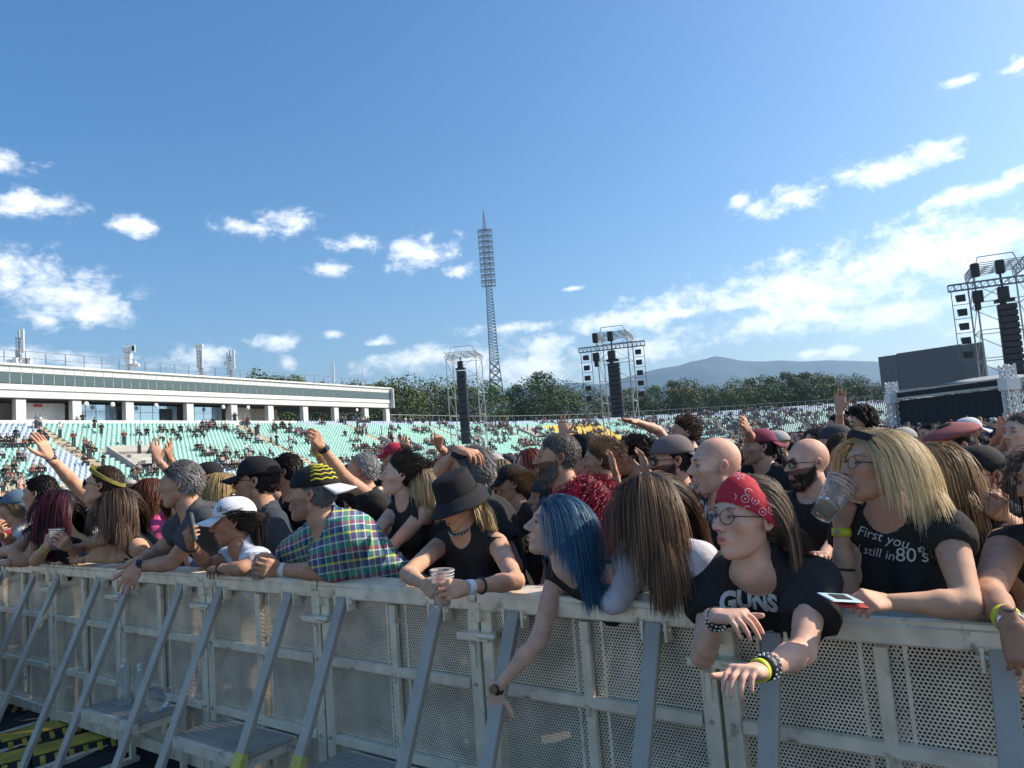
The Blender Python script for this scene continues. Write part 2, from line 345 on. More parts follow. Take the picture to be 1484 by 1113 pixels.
def bowl_extras():
    for a in AIS:
        i = int(np.searchsorted(ps, a)); 
        if i >= len(path): continue
        mb = MB(); t3 = np.array([tan[i][0], tan[i][1], 0]); n3 = np.array([nrm[i][0], nrm[i][1], 0])
        for r in range(NR):
            for h in (0, 1):
                c = row_pt(i, r + (.1 if h == 0 else .5)) - t3 * ((r - 10) * .03); c[2] = TOPZ - r * DZ - h * DZ / 2 + .01
                mb.box(c + np.array([0, 0, -.06]) - binv, (1.25, .42, .16), (t3, n3, (0, 0, 1)))
        mb.build('stair', M['stair'], bowl)
    for (v, r0) in VOM:
        i = int(np.searchsorted(ps, v))
        if i >= len(path): continue
        t3 = np.array([tan[i][0], tan[i][1], 0]); n3 = np.array([nrm[i][0], nrm[i][1], 0]); q = row_pt(i, r0) - binv; e = row_pt(i, r0 + 5.5) - binv
        mb = MB(); top = q[2] + .75
        for sgn in (-1, 1):
            a = q + t3 * 2.3 * sgn; b2 = e + t3 * 2.3 * sgn; w = t3 * .15 * sgn
            mb.add([a, a + w, b2, b2 + w, (*a[:2], top), (*(a + w)[:2], top), (*b2[:2], e[2] + .55), (*(b2 + w)[:2], e[2] + .55), ], [(0, 2, 6, 4), (1, 5, 7, 3), (4, 6, 7, 5), (2, 3, 7, 6), (0, 4, 5, 1)])
            mb.add([(*b2[:2], e[2] - .6), (*(b2 + w)[:2], e[2] - .6), b2, b2 + w], [(0, 1, 3, 2)])
        mb.box(q + np.array([0, 0, .35]) - n3 * .1, (4.9, .2, .9), (t3, n3, (0, 0, 1)))
        mb.build('tunnel_wall', M['conc'], bowl)
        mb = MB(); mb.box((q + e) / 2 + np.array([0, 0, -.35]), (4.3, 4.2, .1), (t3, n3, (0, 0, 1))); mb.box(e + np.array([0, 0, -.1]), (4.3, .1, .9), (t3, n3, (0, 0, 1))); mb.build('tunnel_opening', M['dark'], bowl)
    # fence along the top of the open bowl
    fc = empty('fence', (*path[int(np.searchsorted(ps, s_bld + 63))], TOPZ), 'pale steel railing along the rim of the bowl between building and trees', 'fence'); fl = np.array(fc.location)
    me = None; k0 = int(np.searchsorted(ps, s_bld + 62)); last = None
    for k, i in enumerate(range(k0, len(path), 4)):
        p = row_pt(i, -1.0); p[2] = TOPZ
        if me is None:
            m2 = MB(); m2.box((0, 0, .85), (.09, .09, 1.7)); me = m2.build('post', M['galv'], fc); me.location = p - fl; me = me.data
        elif k < 150:
            o = bpy.data.objects.new('post', me); link(o, fc); o.location = p - fl
    for h in (.35, 1.68):
        mb = MB()
        for i in range(k0, len(path) - 8, 8):
            a = row_pt(i, -1.0); b2 = row_pt(i + 8, -1.0); a[2] = b2[2] = TOPZ + h; mb.bar(a - fl, b2 - fl, .07)
        mb.build('fence_rail', M['galv'], fc)
bowl_extras()
# ------------------------------------------------------------------ the press building over the stand
def building():
    root = empty('press_building', (*BP, 0), 'long white press building with a band of windows above the green seats', 'building')
    def L3(t, o, z): p = BU * t - BN * o; return np.array([p[0], p[1], z])      # t along, o outward behind the seats
    u3 = np.array([BU[0], BU[1], 0]); n3 = np.array([BN[0], BN[1], 0]); z3 = np.array([0, 0, 1.0]); ax = (u3, n3, z3)
    T0, T1 = -48.0, 63.5; TL = T1 - T0; tm = (T0 + T1) / 2
    mb = MB()                                           # box of the upper floor
    mb.box(L3(tm, 4.3, 13.0), (TL, 8.2, 3.3), ax); mb.build('upper_floor', M['fascia'], root)
    mb = MB(); mb.box(L3(tm, 4.5, 14.80), (TL + .4, 9.2, .22), ax); mb.build('roof', M['white'], root)
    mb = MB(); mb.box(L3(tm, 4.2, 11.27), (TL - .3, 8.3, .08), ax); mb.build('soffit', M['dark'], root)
    # row of facade modules, 1.15 m each, every one with its own panels, mullion and pane
    step = 1.12; n = int(TL / step)
    protos = []
    def mk(name, boxes, m):
        q = MB()
        for c, sz in boxes: q.box(c, sz)
        o = q.build(name, M[m], root); protos.append(o); return o
    # local frame: x along, y towards the field
    P = [mk('fascia_panel', [((0, .18, 3.10), (1.08, .10, .74))], 'fascia'), mk('window_pane', [((0, .02, 2.12), (1.02, .05, 1.16))], 'glass'),
         mk('mullion', [((.56, .10, 1.98), (.13, .12, .86))], 'white'), mk('sill_panel', [((0, .14, 1.20), (1.10, .12, .60))], 'white'), mk('lower_panel', [((0, .34, .45), (1.08, .10, .80))], 'fascia')]
    rz = math.atan2(BU[1], BU[0])
    for k in range(n):
        t = T1 - .6 - k * step; base = L3(t, -.02, 11.28)
        px, py = proj(base + binv)
        if px < -80: break
        for o in P:
            c = o if k == 0 else bpy.data.objects.new(o.name.split('.')[0], o.data)
            if k: link(c, root)
            c.location = base; c.rotation_euler = (0, 0, rz + math.pi)
    # NB rotation by pi points local +y away; use mirrored meshes
    for o in P:
        for v in o.data.vertices: v.co.y = -v.co.y; v.co.x = -v.co.x
        o.data.flip_normals(); o.data.flip_normals()
    mb = MB(); mb.box(L3(T1 + .1, 3.9, 13.05), (.16, 8.9, 3.5), ax); mb.build('end_wall', M['white'], root)
    # columns
    q = None
    for t in (-40.4, -33.6, -26.8, -19.2, -12, -5.0, 1.86, 7.73, 14.0, 22.3, 29.3, 35.8, 42.7, 49.5, 56.9, 62.6):
        if q is None:
            m2 = MB(); m2.box((0, 0, 0), (1.0, .75, 2.95)); q = m2.build('column', M['fascia'], root); c = q
        else: c = bpy.data.objects.new('column', q.data); link(c, root)
        c.location = L3(t, .55, 9.78); c.rotation_euler = (0, 0, rz)
    # recessed wall of the concourse, glazing bays between the columns
    mb = MB(); mb.box(L3(tm - 11, 5.0, 9.9), (TL - 22, .2, 2.9), ax); mb.build('concourse_wall', M['conc'], root)
    mb = MB(); mb.box(L3(tm, 4, 8.48), (TL, 9, .2), ax); mb.build('concourse_floor', M['conc'], root)
    for (a, b) in ((8.6, 13.6), (15, 21.8), (23, 28.8)):
        k = 4; w = (b - a) / k
        for j in range(k):
            for (z0, z1) in ((8.6, 10.15), (10.2, 11.0)):
                m2 = MB(); m2.box(L3(a + w * (j + .5), 2.2, (z0 + z1) / 2), (w - .09, .05, z1 - z0), ax); m2.build('glazing_pane', M['glassb'], root)
        m2 = MB(); m2.box(L3((a + b) / 2, 2.25, 10.17), (b - a, .08, .06), ax)
        for j in range(k + 1): m2.box(L3(a + w * j, 2.25, 9.8), (.08, .08, 2.5), ax)
        m2.build('glazing_frame', M['rail'], root)
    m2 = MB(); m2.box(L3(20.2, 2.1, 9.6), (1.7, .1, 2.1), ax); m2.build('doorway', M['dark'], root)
    m2 = MB(); m2.box(L3(5, 2.2, 9.9), (5.0, .08, 2.3), ax); m2.build('shutter', M['fascia'], root)
    m2 = MB(); m2.box(L3(4.6, 2.12, 10.75), (.9, .06, .32), ax); m2.build('exit_sign', mat('red_sign', (.62, .05, .05), .5), root)
    m2 = MB(); m2.box(L3(31.7, 2.2, 9.9), (4.4, .08, 2.3), ax); m2.build('shutter', M['conc'], root)
    mb = MB(); mb.box(L3(17, -.55, 8.60), (46, .22, .62), ax); mb.build('parapet', M['white'], root)
    # railing on the roof
    rl = empty('roof_railing', (*(BP + BU * 5), 14.91), 'thin dark railing along the roof edge of the press building', 'railing'); ro = np.array(rl.location) - binv
    me = None
    for k in range(44):
        t = T1 - 2 - k * 2.1; p = L3(t, .8 if k > 22 else 2.0, 14.91) - ro
        if proj(p + ro + binv)[0] < -40: break
        if me is None:
            m2 = MB(); m2.box((0, 0, .75), (.06, .06, 1.5)); o = m2.build('post', M['rail'], rl); me = o.data
        else: o = bpy.data.objects.new('post', me); link(o, rl)
        o.location = p
    mb = MB()
    for z in (.75, 1.5):
        mb.bar(L3(T1 - 2, 2.0, 14.91 + z) - ro, L3(T1 - 46.2, 2.0, 14.91 + z) - ro, .06)
        mb.bar(L3(T1 - 48.3, .8, 14.91 + z) - ro, L3(-22, .8, 14.91 + z) - ro, .06)
    mb.build('handrail', M['rail'], rl)
    # round dishes under the soffit = small floodlights
    for t in (8.8, 11.9, 17.5, 27.5, 31.7, 54.5):
        p = L3(t, .2, 10.85) + binv
        f = empty('floodlight', p, 'round white lamp under the press building overhang', 'lamp', 'round lamps under the press building overhang')
        m2 = MB(); m2.lathe([(.0, .06), (.26, .05), (.30, -.06), (0.12, -.16), (0, -.16)], (0, 0, 0), 14, (u3, z3, n3)); m2.build('housing', M['plast'], f, True)
        m2 = MB(); m2.bar((0, 0, .2), (0, 0, .5), .05); m2.build('bracket', M['rail'], f)
    # phone masts
    labs = ['rooftop phone mast with one tall white panel at the far left of the roof', 'squat rooftop phone mast with stacked white boxes and dishes', 'rooftop phone mast with paired tall white tubes', 'rooftop phone mast with two staggered white panels, right of the paired tubes', 'single slim grey antenna near the right end of the roof', 'very thin whip antenna by the roof end']
    for k, (px, ybase, ytop, kind) in enumerate(((28, 528, 475, 0), (187, 539, 499, 1), (291, 546, 498, 2), (335, 549, 507, 3), (484, 558, 524, 4), (526, 561, 535, 5))):
        t = np.interp(px, [27, 109, 186, 274, 338, 391, 442, 486, 530], [1.86, 7.73, 14, 22.3, 29.3, 35.8, 42.7, 49.5, 56.9]) + .3
        b = L3(t, 3.5, 14.91) + binv; pc = at(px, ybase, b[1]); b[0] = pc[0]
        H = (ybase - ytop) * b[1] / FPX + .2
        f = empty('phone_mast', b, labs[k], 'antenna'); q = MB()
        q.tube([(0, 0, 0), (0, 0, H * .98)], .10 if kind < 4 else .05, 8)
        if kind < 4:
            for a in range(3):
                x, y = math.cos(a * 2.09), math.sin(a * 2.09); q.bar((x * .7, y * .7, 0), (0, 0, 1.4), .07); q.bar((x * .3, y * .3, 0), (x * .3, y * .3, H * .8), .05)
            for z in np.arange(.4, H * .8, .45): q.box((0, 0, z), (.62, .5, .05))
        q.build('pole', M['galv'], f)
        def pan(x, y, z, h, w=.28, d=.16, r=.05):
            m2 = MB(); m2.box((x, y, z), (w, d, h)); m2.build('antenna_panel', M['plast'], f, bevel=.04)
        if kind == 0:
            pan(.45, -.1, H * .68, H * .64, .36); pan(-.35, .1, H * .33, 1.3); pan(-.2, -.3, .6, .8, .5, .4)
            for dx in (-.9, .9, 1.2): pan(dx, -.2, .45, .8, .5, .45)
        elif kind == 1:
            for a in (-.5, -.1, .35, .75): pan(a, -.25, H * .82, .8, .34)
            pan(0, -.1, H * .6, .7, .8, .6); pan(.1, -.3, H * .4, .6, .7, .5); pan(.75, -.25, H * .86, .75, .42)
            m2 = MB()
            for (x, z) in ((.9, 1.1), (.5, .75), (1.25, .8)): m2.lathe([(0, -.1), (.3, 0), (.32, .04), (0, .1)], (x, -.3, z), 12, ((1, 0, 0), (0, 0, 1), (0, -1, 0)))
            m2.build('dish', M['plast'], f, True)
        elif kind == 2:
            pan(-.28, -.15, H * .6, H * .62, .3); pan(.3, -.15, H * .6, H * .66, .26); pan(0, -.2, H * .92, .5, 1.1, .3)
        elif kind == 3:
            pan(-.35, -.15, H * .66, H * .5, .3); pan(.5, -.15, H * .74, H * .46, .32); pan(-.1, .1, H * .85, H * .3, .2); pan(.35, -.2, H * .42, .9, .7); pan(-.7, 0, H * .55, .7, .5)
        elif kind == 4: pan(.05, -.1, H * .55, H * .8, .3); pan(-.35, -.1, H * .6, H * .5, .12)
        else: pan(0, -.1, H * .2, .5, .3)
building()
# ------------------------------------------------------------------ trees beyond the bowl
def tree_mesh(seed, H, Rr, conic=False):
    r = np.random.default_rng(seed); mb = MB()
    mb.tube([(0, 0, 0), (.15, .1, H * .25), (.0, .2, H * .55), (.1, 0, H * .8)], [.38, .30, .2, .08], 7)
    nb = 9; ends = []
    for k in range(nb):
        a = r.uniform(0, 6.28); z0 = H * r.uniform(.22, .6); L_ = Rr * r.uniform(.5, .9); e = np.array([math.cos(a) * L_, math.sin(a) * L_, z0 + H * r.uniform(.1, .3)])
        mb.tube([(0.08, .1, z0), e * .5 + np.array([0, 0, z0 * .5]), e], [.14, .09, .04], 5); ends.append(e)
    # clumps
    cl = []
    for k in range(50):
        u = r.uniform(0, 1); z = H * (.22 + .76 * u); w = Rr * (math.sin(math.pi * min(1, (.16 + .84 * u) ** 1.0) * .93 + .1) ** .6) * (1 - .15 * u)
        if conic: w = Rr * (1.05 - u) ** .8
        a = r.uniform(0, 6.28); d = w * math.sqrt(r.uniform(.1, 1)); cl.append((math.cos(a) * d, math.sin(a) * d, z, Rr * r.uniform(.20, .36)))
    V = []; F = []; C = []; n = 0
    for (x, y, z, cr) in cl:
        tone = r.uniform(.7, 1.3); m = 76
        dirs = r.normal(size=(m, 3)); dirs /= np.linalg.norm(dirs, axis=1)[:, None]; rad = cr * r.uniform(.55, 1.12, m)
        c = np.array([x, y, z]) + dirs * rad[:, None] * np.array([1.1, 1.1, .8])
        s = r.uniform(.13, .29, m); nn = dirs + r.normal(size=(m, 3)) * .6; nn /= np.linalg.norm(nn, axis=1)[:, None]
        t = np.cross(nn, r.normal(size=(m, 3))); t /= np.linalg.norm(t, axis=1)[:, None]; b = np.cross(nn, t)
        q = np.stack([c - t * s[:, None], c + b * s[:, None] * .7, c + t * s[:, None], c - b * s[:, None] * .7], 1).reshape(-1, 3)
        V.append(q); F.append(np.arange(m * 4).reshape(-1, 4) + n); n += m * 4; tt = tone * r.uniform(.75, 1.25, m); C.append(np.stack([tt * r.uniform(.9, 1.15, m), tt, tt * .9], 1))
    crown = mesh_np('crown', np.concatenate(V), np.concatenate(F), M['leaf'], attrs={'tint': ('FACE', np.concatenate(C))}, link_it=False).data
    t = mb.build('trunk', M['bark']); td = t.data; bpy.data.objects.remove(t); return td, crown
TM = [tree_mesh(11, 17, 6.2), tree_mesh(12, 19, 7.5), tree_mesh(13, 15, 5.2), tree_mesh(14, 18, 6.6), tree_mesh(15, 20, 5.0)]
def trees():
    looks = ['broad rounded', 'wide spreading', 'low bushy', 'loose uneven', 'tall narrow']
    L = []
    # px of the crown, py of its top, depth
    for (px, py, Y) in ((375, 542, 165), (392, 546, 160), (425, 546, 168), (505, 553, 172), (470, 556, 185), (452, 558, 175),
                        (545, 556, 178), (566, 550, 182), (588, 546, 186), (612, 552, 190), (640, 548, 188), (660, 556, 195), (690, 552, 188), (708, 556, 196), (676, 560, 200), (628, 560, 205), (575, 565, 170), (600, 566, 178), (735, 572, 215), (746, 560, 214),
                        (762, 550, 212), (784, 541, 215), (800, 552, 218), (825, 556, 214), (845, 560, 222), (866, 566, 220), (815, 568, 208), (772, 566, 208), (790, 572, 206)):
        L.append((px, py, Y))
    r = random.Random(3); x = 880
    tops = {880: 575, 900: 566, 940: 562, 965: 560, 995: 548, 1020: 556, 1055: 552, 1100: 546, 1130: 538, 1160: 535, 1195: 540, 1230: 545, 1270: 550, 1320: 556, 1400: 552, 1484: 545, 1560: 545}
    tx = sorted(tops); 
    while x < 1560:
        L.append((x, np.interp(x, tx, [tops[k] for k in tx]) + r.uniform(-3, 7), 232 + r.uniform(-8, 26))); x += r.uniform(11, 17)
    for x2 in range(890, 1540, 21): L.append((x2 + r.uniform(-6, 6), np.interp(x2, tx, [tops[k] for k in tx]) + r.uniform(10, 18), 226 + r.uniform(-2, 4)))
    for k, (px, py, Y) in enumerate(L):
        top = at(px, py, Y); kind = (k * 7 + k // 3) % 5; td, cr = TM[kind]; H0 = (17, 19, 15, 18, 20)[kind]
        side = 'behind the rim of the bowl' if px > 560 else 'behind the press building roof'
        root = empty('deciduous_tree', (top[0], Y, 0), f'{looks[kind]} green tree in the dense row {side}', 'tree', 'trees in the row beyond the stadium')
        sc = top[2] / (H0 * 1.0); w = sc * r.uniform(.85, 1.15)
        root.scale = (w, w, sc); root.rotation_euler = (0, 0, r.uniform(0, 6.28))
        a = bpy.data.objects.new('trunk', td); link(a, root); b = bpy.data.objects.new('crown', cr); link(b, root)
        g = r.uniform(.75, 1.25); b.color = (g * r.uniform(.9, 1.25), g, g * r.uniform(.8, 1.1), 1)
    hs = at(985, 568, 262); rt = empty('white_house', (hs[0], 262, 0), 'small white house showing between the trees below the mountain', 'house')
    z = hs[2]; q = MB(); q.box((0, 0, z / 2 - .5), (8, 6, z)); q.build('wall', M['white'], rt)
    q = MB(); q.add([(-4.4, -3.4, z - .5), (4.4, -3.4, z - .5), (4.4, 3.4, z - .5), (-4.4, 3.4, z - .5), (-4.4, 0, z + 1.4), (4.4, 0, z + 1.4)], [(0, 1, 5, 4), (3, 4, 5, 2), (0, 4, 3), (1, 2, 5)]); q.build('roof', mat('roof_tile', (.4, .2, .12), .8), rt)
trees()
# ------------------------------------------------------------------ floodlight mast
def lattice(mb, a, b, w0, w1, n, t=.12, cross=True):
    a = np.asarray(a, float); b = np.asarray(b, float)
    def c(k): 
        f = k / n; w = (w0 + (w1 - w0) * f) / 2; p = a + (b - a) * f
        return [p + np.array([sx * w, sy * w, 0]) for sx, sy in ((-1, -1), (1, -1), (1, 1), (-1, 1))]
    for k in range(n):
        A, B = c(k), c(k + 1)
        for j in range(4):
            mb.bar(A[j], A[(j + 1) % 4], t); mb.bar(A[j], B[(j + 1) % 4], t)
            if cross: mb.bar(A[(j + 1) % 4], B[j], t)
def flood_tower():
    Y = 212.0; b = at(722, 600, Y); top = at(702, 305, Y); px_m = Y / FPX
    base = np.array([b[0], Y, 0]); H = top[2]
    rt = empty('floodlight_tower', base, 'very tall steel lattice floodlight tower beyond the rim of the bowl', 'floodlight tower')
    zh = at(710, 415, Y)[2]; zt = at(704, 334, Y)[2]
    z1 = at(718, 555, Y)[2]
    def wd(z): return 6.6 if z <= 0 else (6.6 + (2.6 - 6.6) * min(1, z / (z1 + 6)) if z < z1 + 6 else 2.6 + (1.7 - 2.6) * (z - z1 - 6) / (zh - z1 - 6))
    for sx, sy in ((-1, -1), (1, -1), (1, 1), (-1, 1)):
        q = MB(); pts = [(sx * wd(z) / 2, sy * wd(z) / 2, z) for z in (0, (z1 + 6) / 2, z1 + 6, (z1 + zh) / 2, zh, zt)]
        q.tube(pts, [.22, .19, .14, .12, .10, .09], 6); q.build('leg', M['rail'], rt)
    q = MB(); lattice(q, (0, 0, 0), (0, 0, z1 + 6), 6.6, 2.6, 11, .19); lattice(q, (0, 0, z1 + 6), (0, 0, zh), 2.6, 1.7, 24, .10, False); lattice(q, (0, 0, zh), (0, 0, zt), 1.7, 1.7, 10, .07, False); q.build('cross_bracing', M['rail'], rt)
    q = MB(); lattice(q, (0, 0, zt), (0, 0, H), 1.2, .25, 5, .09); q.build('spire', M['galv'], rt)
    w = 4.1; n = 10
    for k in range(n + 1):
        z = zh + (zt - zh) * k / n; q = MB()
        for dy in (-1.2, 0): q.bar((-w / 2, dy, z), (w / 2, dy, z), .16)
        for dx in (-w / 2, 0, w / 2): q.bar((dx, -1.2, z), (dx, 0, z), .1)
        q.build('gantry', M['rail'], rt)
    q = MB()
    for dx in (-w / 2, -w / 4, 0, w / 4, w / 2): q.bar((dx, -1.2, zh), (dx, -1.2, zt), .12)
    q.build('lamp_frame', M['galv'], rt)
    m2 = MB(); m2.box((0, 0, 0), (.40, .30, .62)); m2.box((0, -.17, .02), (.34, .05, .5)); me = m2.build('lamp', M['galv'], rt, bevel=.05); k0 = 0
    for k in range(n):
        for j in range(7):
            o = me if k0 == 0 else bpy.data.objects.new('lamp', me.data)
            if k0: link(o, rt)
            k0 += 1; o.location = (-w / 2 + .3 + j * (w - .6) / 6, -1.35, zh + (zt - zh) * (k + .5) / n)
flood_tower()
# ------------------------------------------------------------------ delay towers with line arrays
M['spk'] = mat('speaker_grille', (.035, .038, .045), .6, var=.2, vscale=4)
def delay_tower(px, ybase_px, ytop, Y, yaw, label, wings=True, legw=3.2, arr=(0.15, .80), narr=12, armlen=3.1):
    top = at(px, ytop, Y); H = top[2]; bx = at(px, ybase_px, Y)[0]
    rt = empty('delay_tower', (bx, Y, 0), label, 'speaker tower'); rt.rotation_euler = (0, 0, yaw)
    w = legw / 2; Hm = H * .90
    for sx, sy in ((-1, -1), (1, -1), (1, 1), (-1, 1)):
        q = MB(); q.tube([(sx * w, sy * w, 0), (sx * w, sy * w, Hm)], .06, 6); q.build('leg', M['galv'], rt)
    q = MB()
    n = 6
    C4 = [(-w, -w), (w, -w), (w, w), (-w, w)]
    for k in range(n + 1):
        z = Hm * k / n
        for j in range(4):
            a, b = C4[j], C4[(j + 1) % 4]; q.bar((*a, z), (*b, z), .05)
            if k < n and (j != 0 or k < 1 or k > 4): q.bar((*a, z), (*b, z + Hm / n), .045)
    q.build('cross_bracing', M['galv'], rt)
    q = MB()                                   # head frame: two forward beams of truss
    for sx in (-w, w):
        lat = [(-w * 1.25, Hm), (w * 1.3, Hm + (H - Hm) * .9)]
        for y0 in np.linspace(-w * 1.3, w * 1.1, 6):
            y1 = y0 + w * .44; zz = Hm + .1
            q.bar((sx, y0, zz), (sx, y1, zz + .6), .045); q.bar((sx, y1, zz + .6), (sx, y1, zz), .045)
        q.bar((sx, -w * 1.5, Hm + .05), (sx, w * 1.3, Hm + .05), .07); q.bar((sx, -w * 1.5, Hm + .65), (sx, w * 1.3, Hm + .65), .07)
        q.bar((sx, -w * .6, Hm), (sx * .7, -w * .6, H), .06); q.bar((sx, w * .6, Hm), (sx * .7, w * .6, H - .2), .06)
    for y0 in np.linspace(-w * 1.4, w * 1.1, 6): q.bar((-w, y0, Hm + .65), (w, y0 + .3, Hm + .65), .05); q.bar((w, y0, Hm + .65), (-w, y0 + .5, Hm + .3), .04)
    q.bar((-w * .7, -w * .6, H), (w * .7, -w * .6, H), .06)
    q.build('head_truss', M['galv'], rt)
    if wings:
        q = MB(); ax_ = armlen; z = Hm - 1.0; y = -w - .35
        for dz in (0, .42): q.bar((-ax_, y, z + dz), (ax_, y, z + dz), .06); q.bar((-ax_, y - .35, z + dz), (ax_, y - .35, z + dz), .06)
        for k in range(17): 
            x = -ax_ + k * ax_ / 8; q.bar((x, y, z), (x, y, z + .42), .035); q.bar((x, y - .35, z), (x, y - .35, z + .42), .035)
            if k < 16: q.bar((x, y - .35, z), (x + ax_ / 8, y - .35, z + .42), .035)
        q.build('crossbeam', M['rail'], rt)
        for sg in (-1, 1):
            q = MB(); xc = sg * (ax_ - .65); zb = Hm - 1.0; ln = 4.8
            for dx in (-.5, .5): q.bar((xc + dx, y - .1, zb), (xc + dx, y - .1, zb - ln), .05)
            for k in range(6): q.bar((xc - .5, y - .1, zb - k * ln / 5), (xc + .5, y - .1, zb - k * ln / 5), .04)
            q.build('light_ladder', M['rail'], rt)
            for k in range(5):
                q = MB(); c = (xc, y - .25, zb - .55 - k * ln / 5.0); q.box(c, (.52, .34, .44)); q.box((xc, y - .46, c[2]), (.44, .06, .36)); q.bar((xc - .29, y - .1, c[2] + .25), (xc - .29, y - .3, c[2] - .05), .03); q.build('lamp_box', M['black'], rt)
        q = MB()
        for x in (-ax_ * .46, ax_ * .0):
            for (cc, sz) in (((x, y - .2, Hm + .2), (.5, .5, .9)), ((x - .05, y - .3, z - .6), (.6, .5, .8)), ((x - .1, y - .2, z - 1.2), (.35, .3, .6))):
                q = MB(); q.box(cc, sz); q.build('chain_hoist', M['black'], rt, bevel=.05)
    # curved hang of loudspeaker boxes
    z0 = Hm * arr[1] if not wings else Hm - 2.3; hb = (z0 - Hm * arr[0]) / narr
    for k in range(narr):
        cy = -w - .55 + .02 * k * k / narr; q = MB(); z = z0 - hb * (k + .5)
        q.box((.05, cy, z), (1.02, .55, hb * .97)); q.box((.05, cy - .3, z), (.9, .06, hb * .85)); q.box((.60, cy, z), (.05, .5, hb * .8)); q.build('speaker_box', M['spk'], rt, bevel=.02)
    q = MB(); q.box((0, -w - .45, z0 + .25), (1.1, .7, .2)); q.bar((0, -w - .5, z0 + .3), (0, -w - .2, Hm + .1), .12); q.box((0, -w - .5, z0 + .75), (.6, .5, .8)); q.build('flying_frame', M['black'], rt)
    return rt
delay_tower(678, 600, 503, 88, -.15, 'scaffold speaker tower with one dark line array, left of the tall floodlight tower', wings=False, legw=3.6, arr=(.24, .88))
delay_tower(900, 600, 474, 70, -.32, 'scaffold speaker tower with lamp ladders either side, in front of the mountain', arr=(.37, .8), legw=2.9)
delay_tower(1464, 560, 371, 50, -.42, 'scaffold speaker tower with lamp ladders at the right edge above the screen', legw=2.9, arr=(.36, .8), armlen=3.1)
def screen():
    A = at(1279, 563, 61); B = at(1432, 551, 55); h = 2.95
    d = B - A; d[2] = 0; wd = np.linalg.norm(d); d /= wd; n = np.array([d[1], -d[0], 0]); c = (A + B) / 2
    rt = empty('video_screen', (c[0], c[1], 0), 'large switched off video screen standing above the black stage front', 'screen'); org = np.array([c[0], c[1], 0.0]); z = min(A[2], B[2])
    ax = (d, n, (0, 0, 1)); ms = mat('screen_face', (.085, .098, .115), .35); mf = mat('screen_side_panel', (.14, .15, .165), .7, var=.1, vscale=3)
    q = MB(); q.box((0, 0, z + h / 2), (wd * .62, .25, h), ax); q.build('display', ms, rt)
    for sg in (-1, 1):
        for j in range(3):
            q = MB(); q.box(d * sg * (wd * (.31 + .063 * (j + .5))) + np.array([0, 0, z + h / 2 - .04]), (wd * .062, .3, h - .08), ax); q.build('side_panel', mf, rt)
    q = MB()
    for sg in (-.9, -.3, .3, .9):
        b = d * sg * wd / 2 - n * .5; q.bar(b, b + np.array([0, 0, z + h]), .12); q.bar(b + n * .4 + np.array([0, 0, z]), b + np.array([0, 0, z - 1.5]), .08)
    q.bar(-d * wd / 2 + np.array([0, 0, z - .1]), d * wd / 2 + np.array([0, 0, z - .1]), .12); q.build('support_frame', M['galv'], rt)
    # black draped stage front between two truss columns
    Y1, Y2 = 40, 33; L = at(1304, 640, Y1); Rr = at(1474, 620, Y2); Lt = at(1300, 573, Y1); Rt = at(1467, 562, Y2)
    st = empty('stage_booth', (L[0], L[1], 0), 'black draped stage booth with sagging pale canopy between two white truss columns', 'booth'); o0 = np.array([L[0], L[1], 0.0])
    dd = Rr - L; dd[2] = 0; W2 = np.linalg.norm(dd); dd /= W2; nn = np.array([dd[1], -dd[0], 0]); ztop = (Lt[2] + Rt[2]) / 2
    md = mat('black_drape', (.022, .026, .030), .85, var=.15, vscale=2)
    q = MB(); nseg = 60; V = []; F = []
    for k in range(nseg + 1):
        off = .06 * math.sin(k * 1.7) + .03 * math.sin(k * .6); p = dd * W2 * k / nseg + nn * off
        V += [(*p[:2], 0), (*p[:2], ztop - .15)]
        if k: F.append((2 * k - 2, 2 * k, 2 * k + 1, 2 * k - 1))
    mesh_np('drape', V, F, md, True, st)
    for k, c in enumerate((0, W2)):
        q = MB(); p = dd * c + nn * .1; lattice(q, p, p + np.array([0, 0, ztop + .9]), .42, .42, 12, .05); 
        for sx, sy in ((-1, -1), (1, -1), (1, 1), (-1, 1)): q.bar(p + np.array([sx * .21, sy * .21, 0]), p + np.array([sx * .21, sy * .21, ztop + .9]), .07)
        q.box(p + np.array([0, 0, ztop]), (.62, .62, .5)); q.build('truss_column', M['plast'], st)
    q = MB(); q.bar(dd * .2 + nn * .15 + np.array([0, 0, ztop - .05]), dd * (W2 - .2) + nn * .15 + np.array([0, 0, ztop - .05]), .10, .10); q.bar(dd * .2 + nn * .15 + np.array([0, 0, ztop + .3]), dd * (W2 - .2) + nn * .15 + np.array([0, 0, ztop + .3]), .07, .07); q.build('header_beam', M['galv'], st)
    q = MB(); q.box(dd * W2 / 2 + nn * .05 + np.array([0, 0, ztop + .12]), (W2 - .6, .1, .30), (dd, nn, (0, 0, 1))); q.build('valance', md, st)
    V = []; F = []
    for k in range(25):
        t = k / 24; zc = ztop + .20 + .24 * (1 - abs(t - .5) * 2) ** 2.4
        for j in range(5): V.append((*(dd * W2 * (t * .96 + .02) - nn * j * .9)[:2], zc + .12 * j * (1 - j / 9)))
    for k in range(24):
        for j in range(4): a = k * 5 + j; F.append((a, a + 5, a + 6, a + 1))
    o = mesh_np('canopy', V, F, mat('canopy_cloth', (.30, .32, .33), .8), True, st)
    s = o.modifiers.new('s', 'SOLIDIFY'); s.thickness = .05
screen()
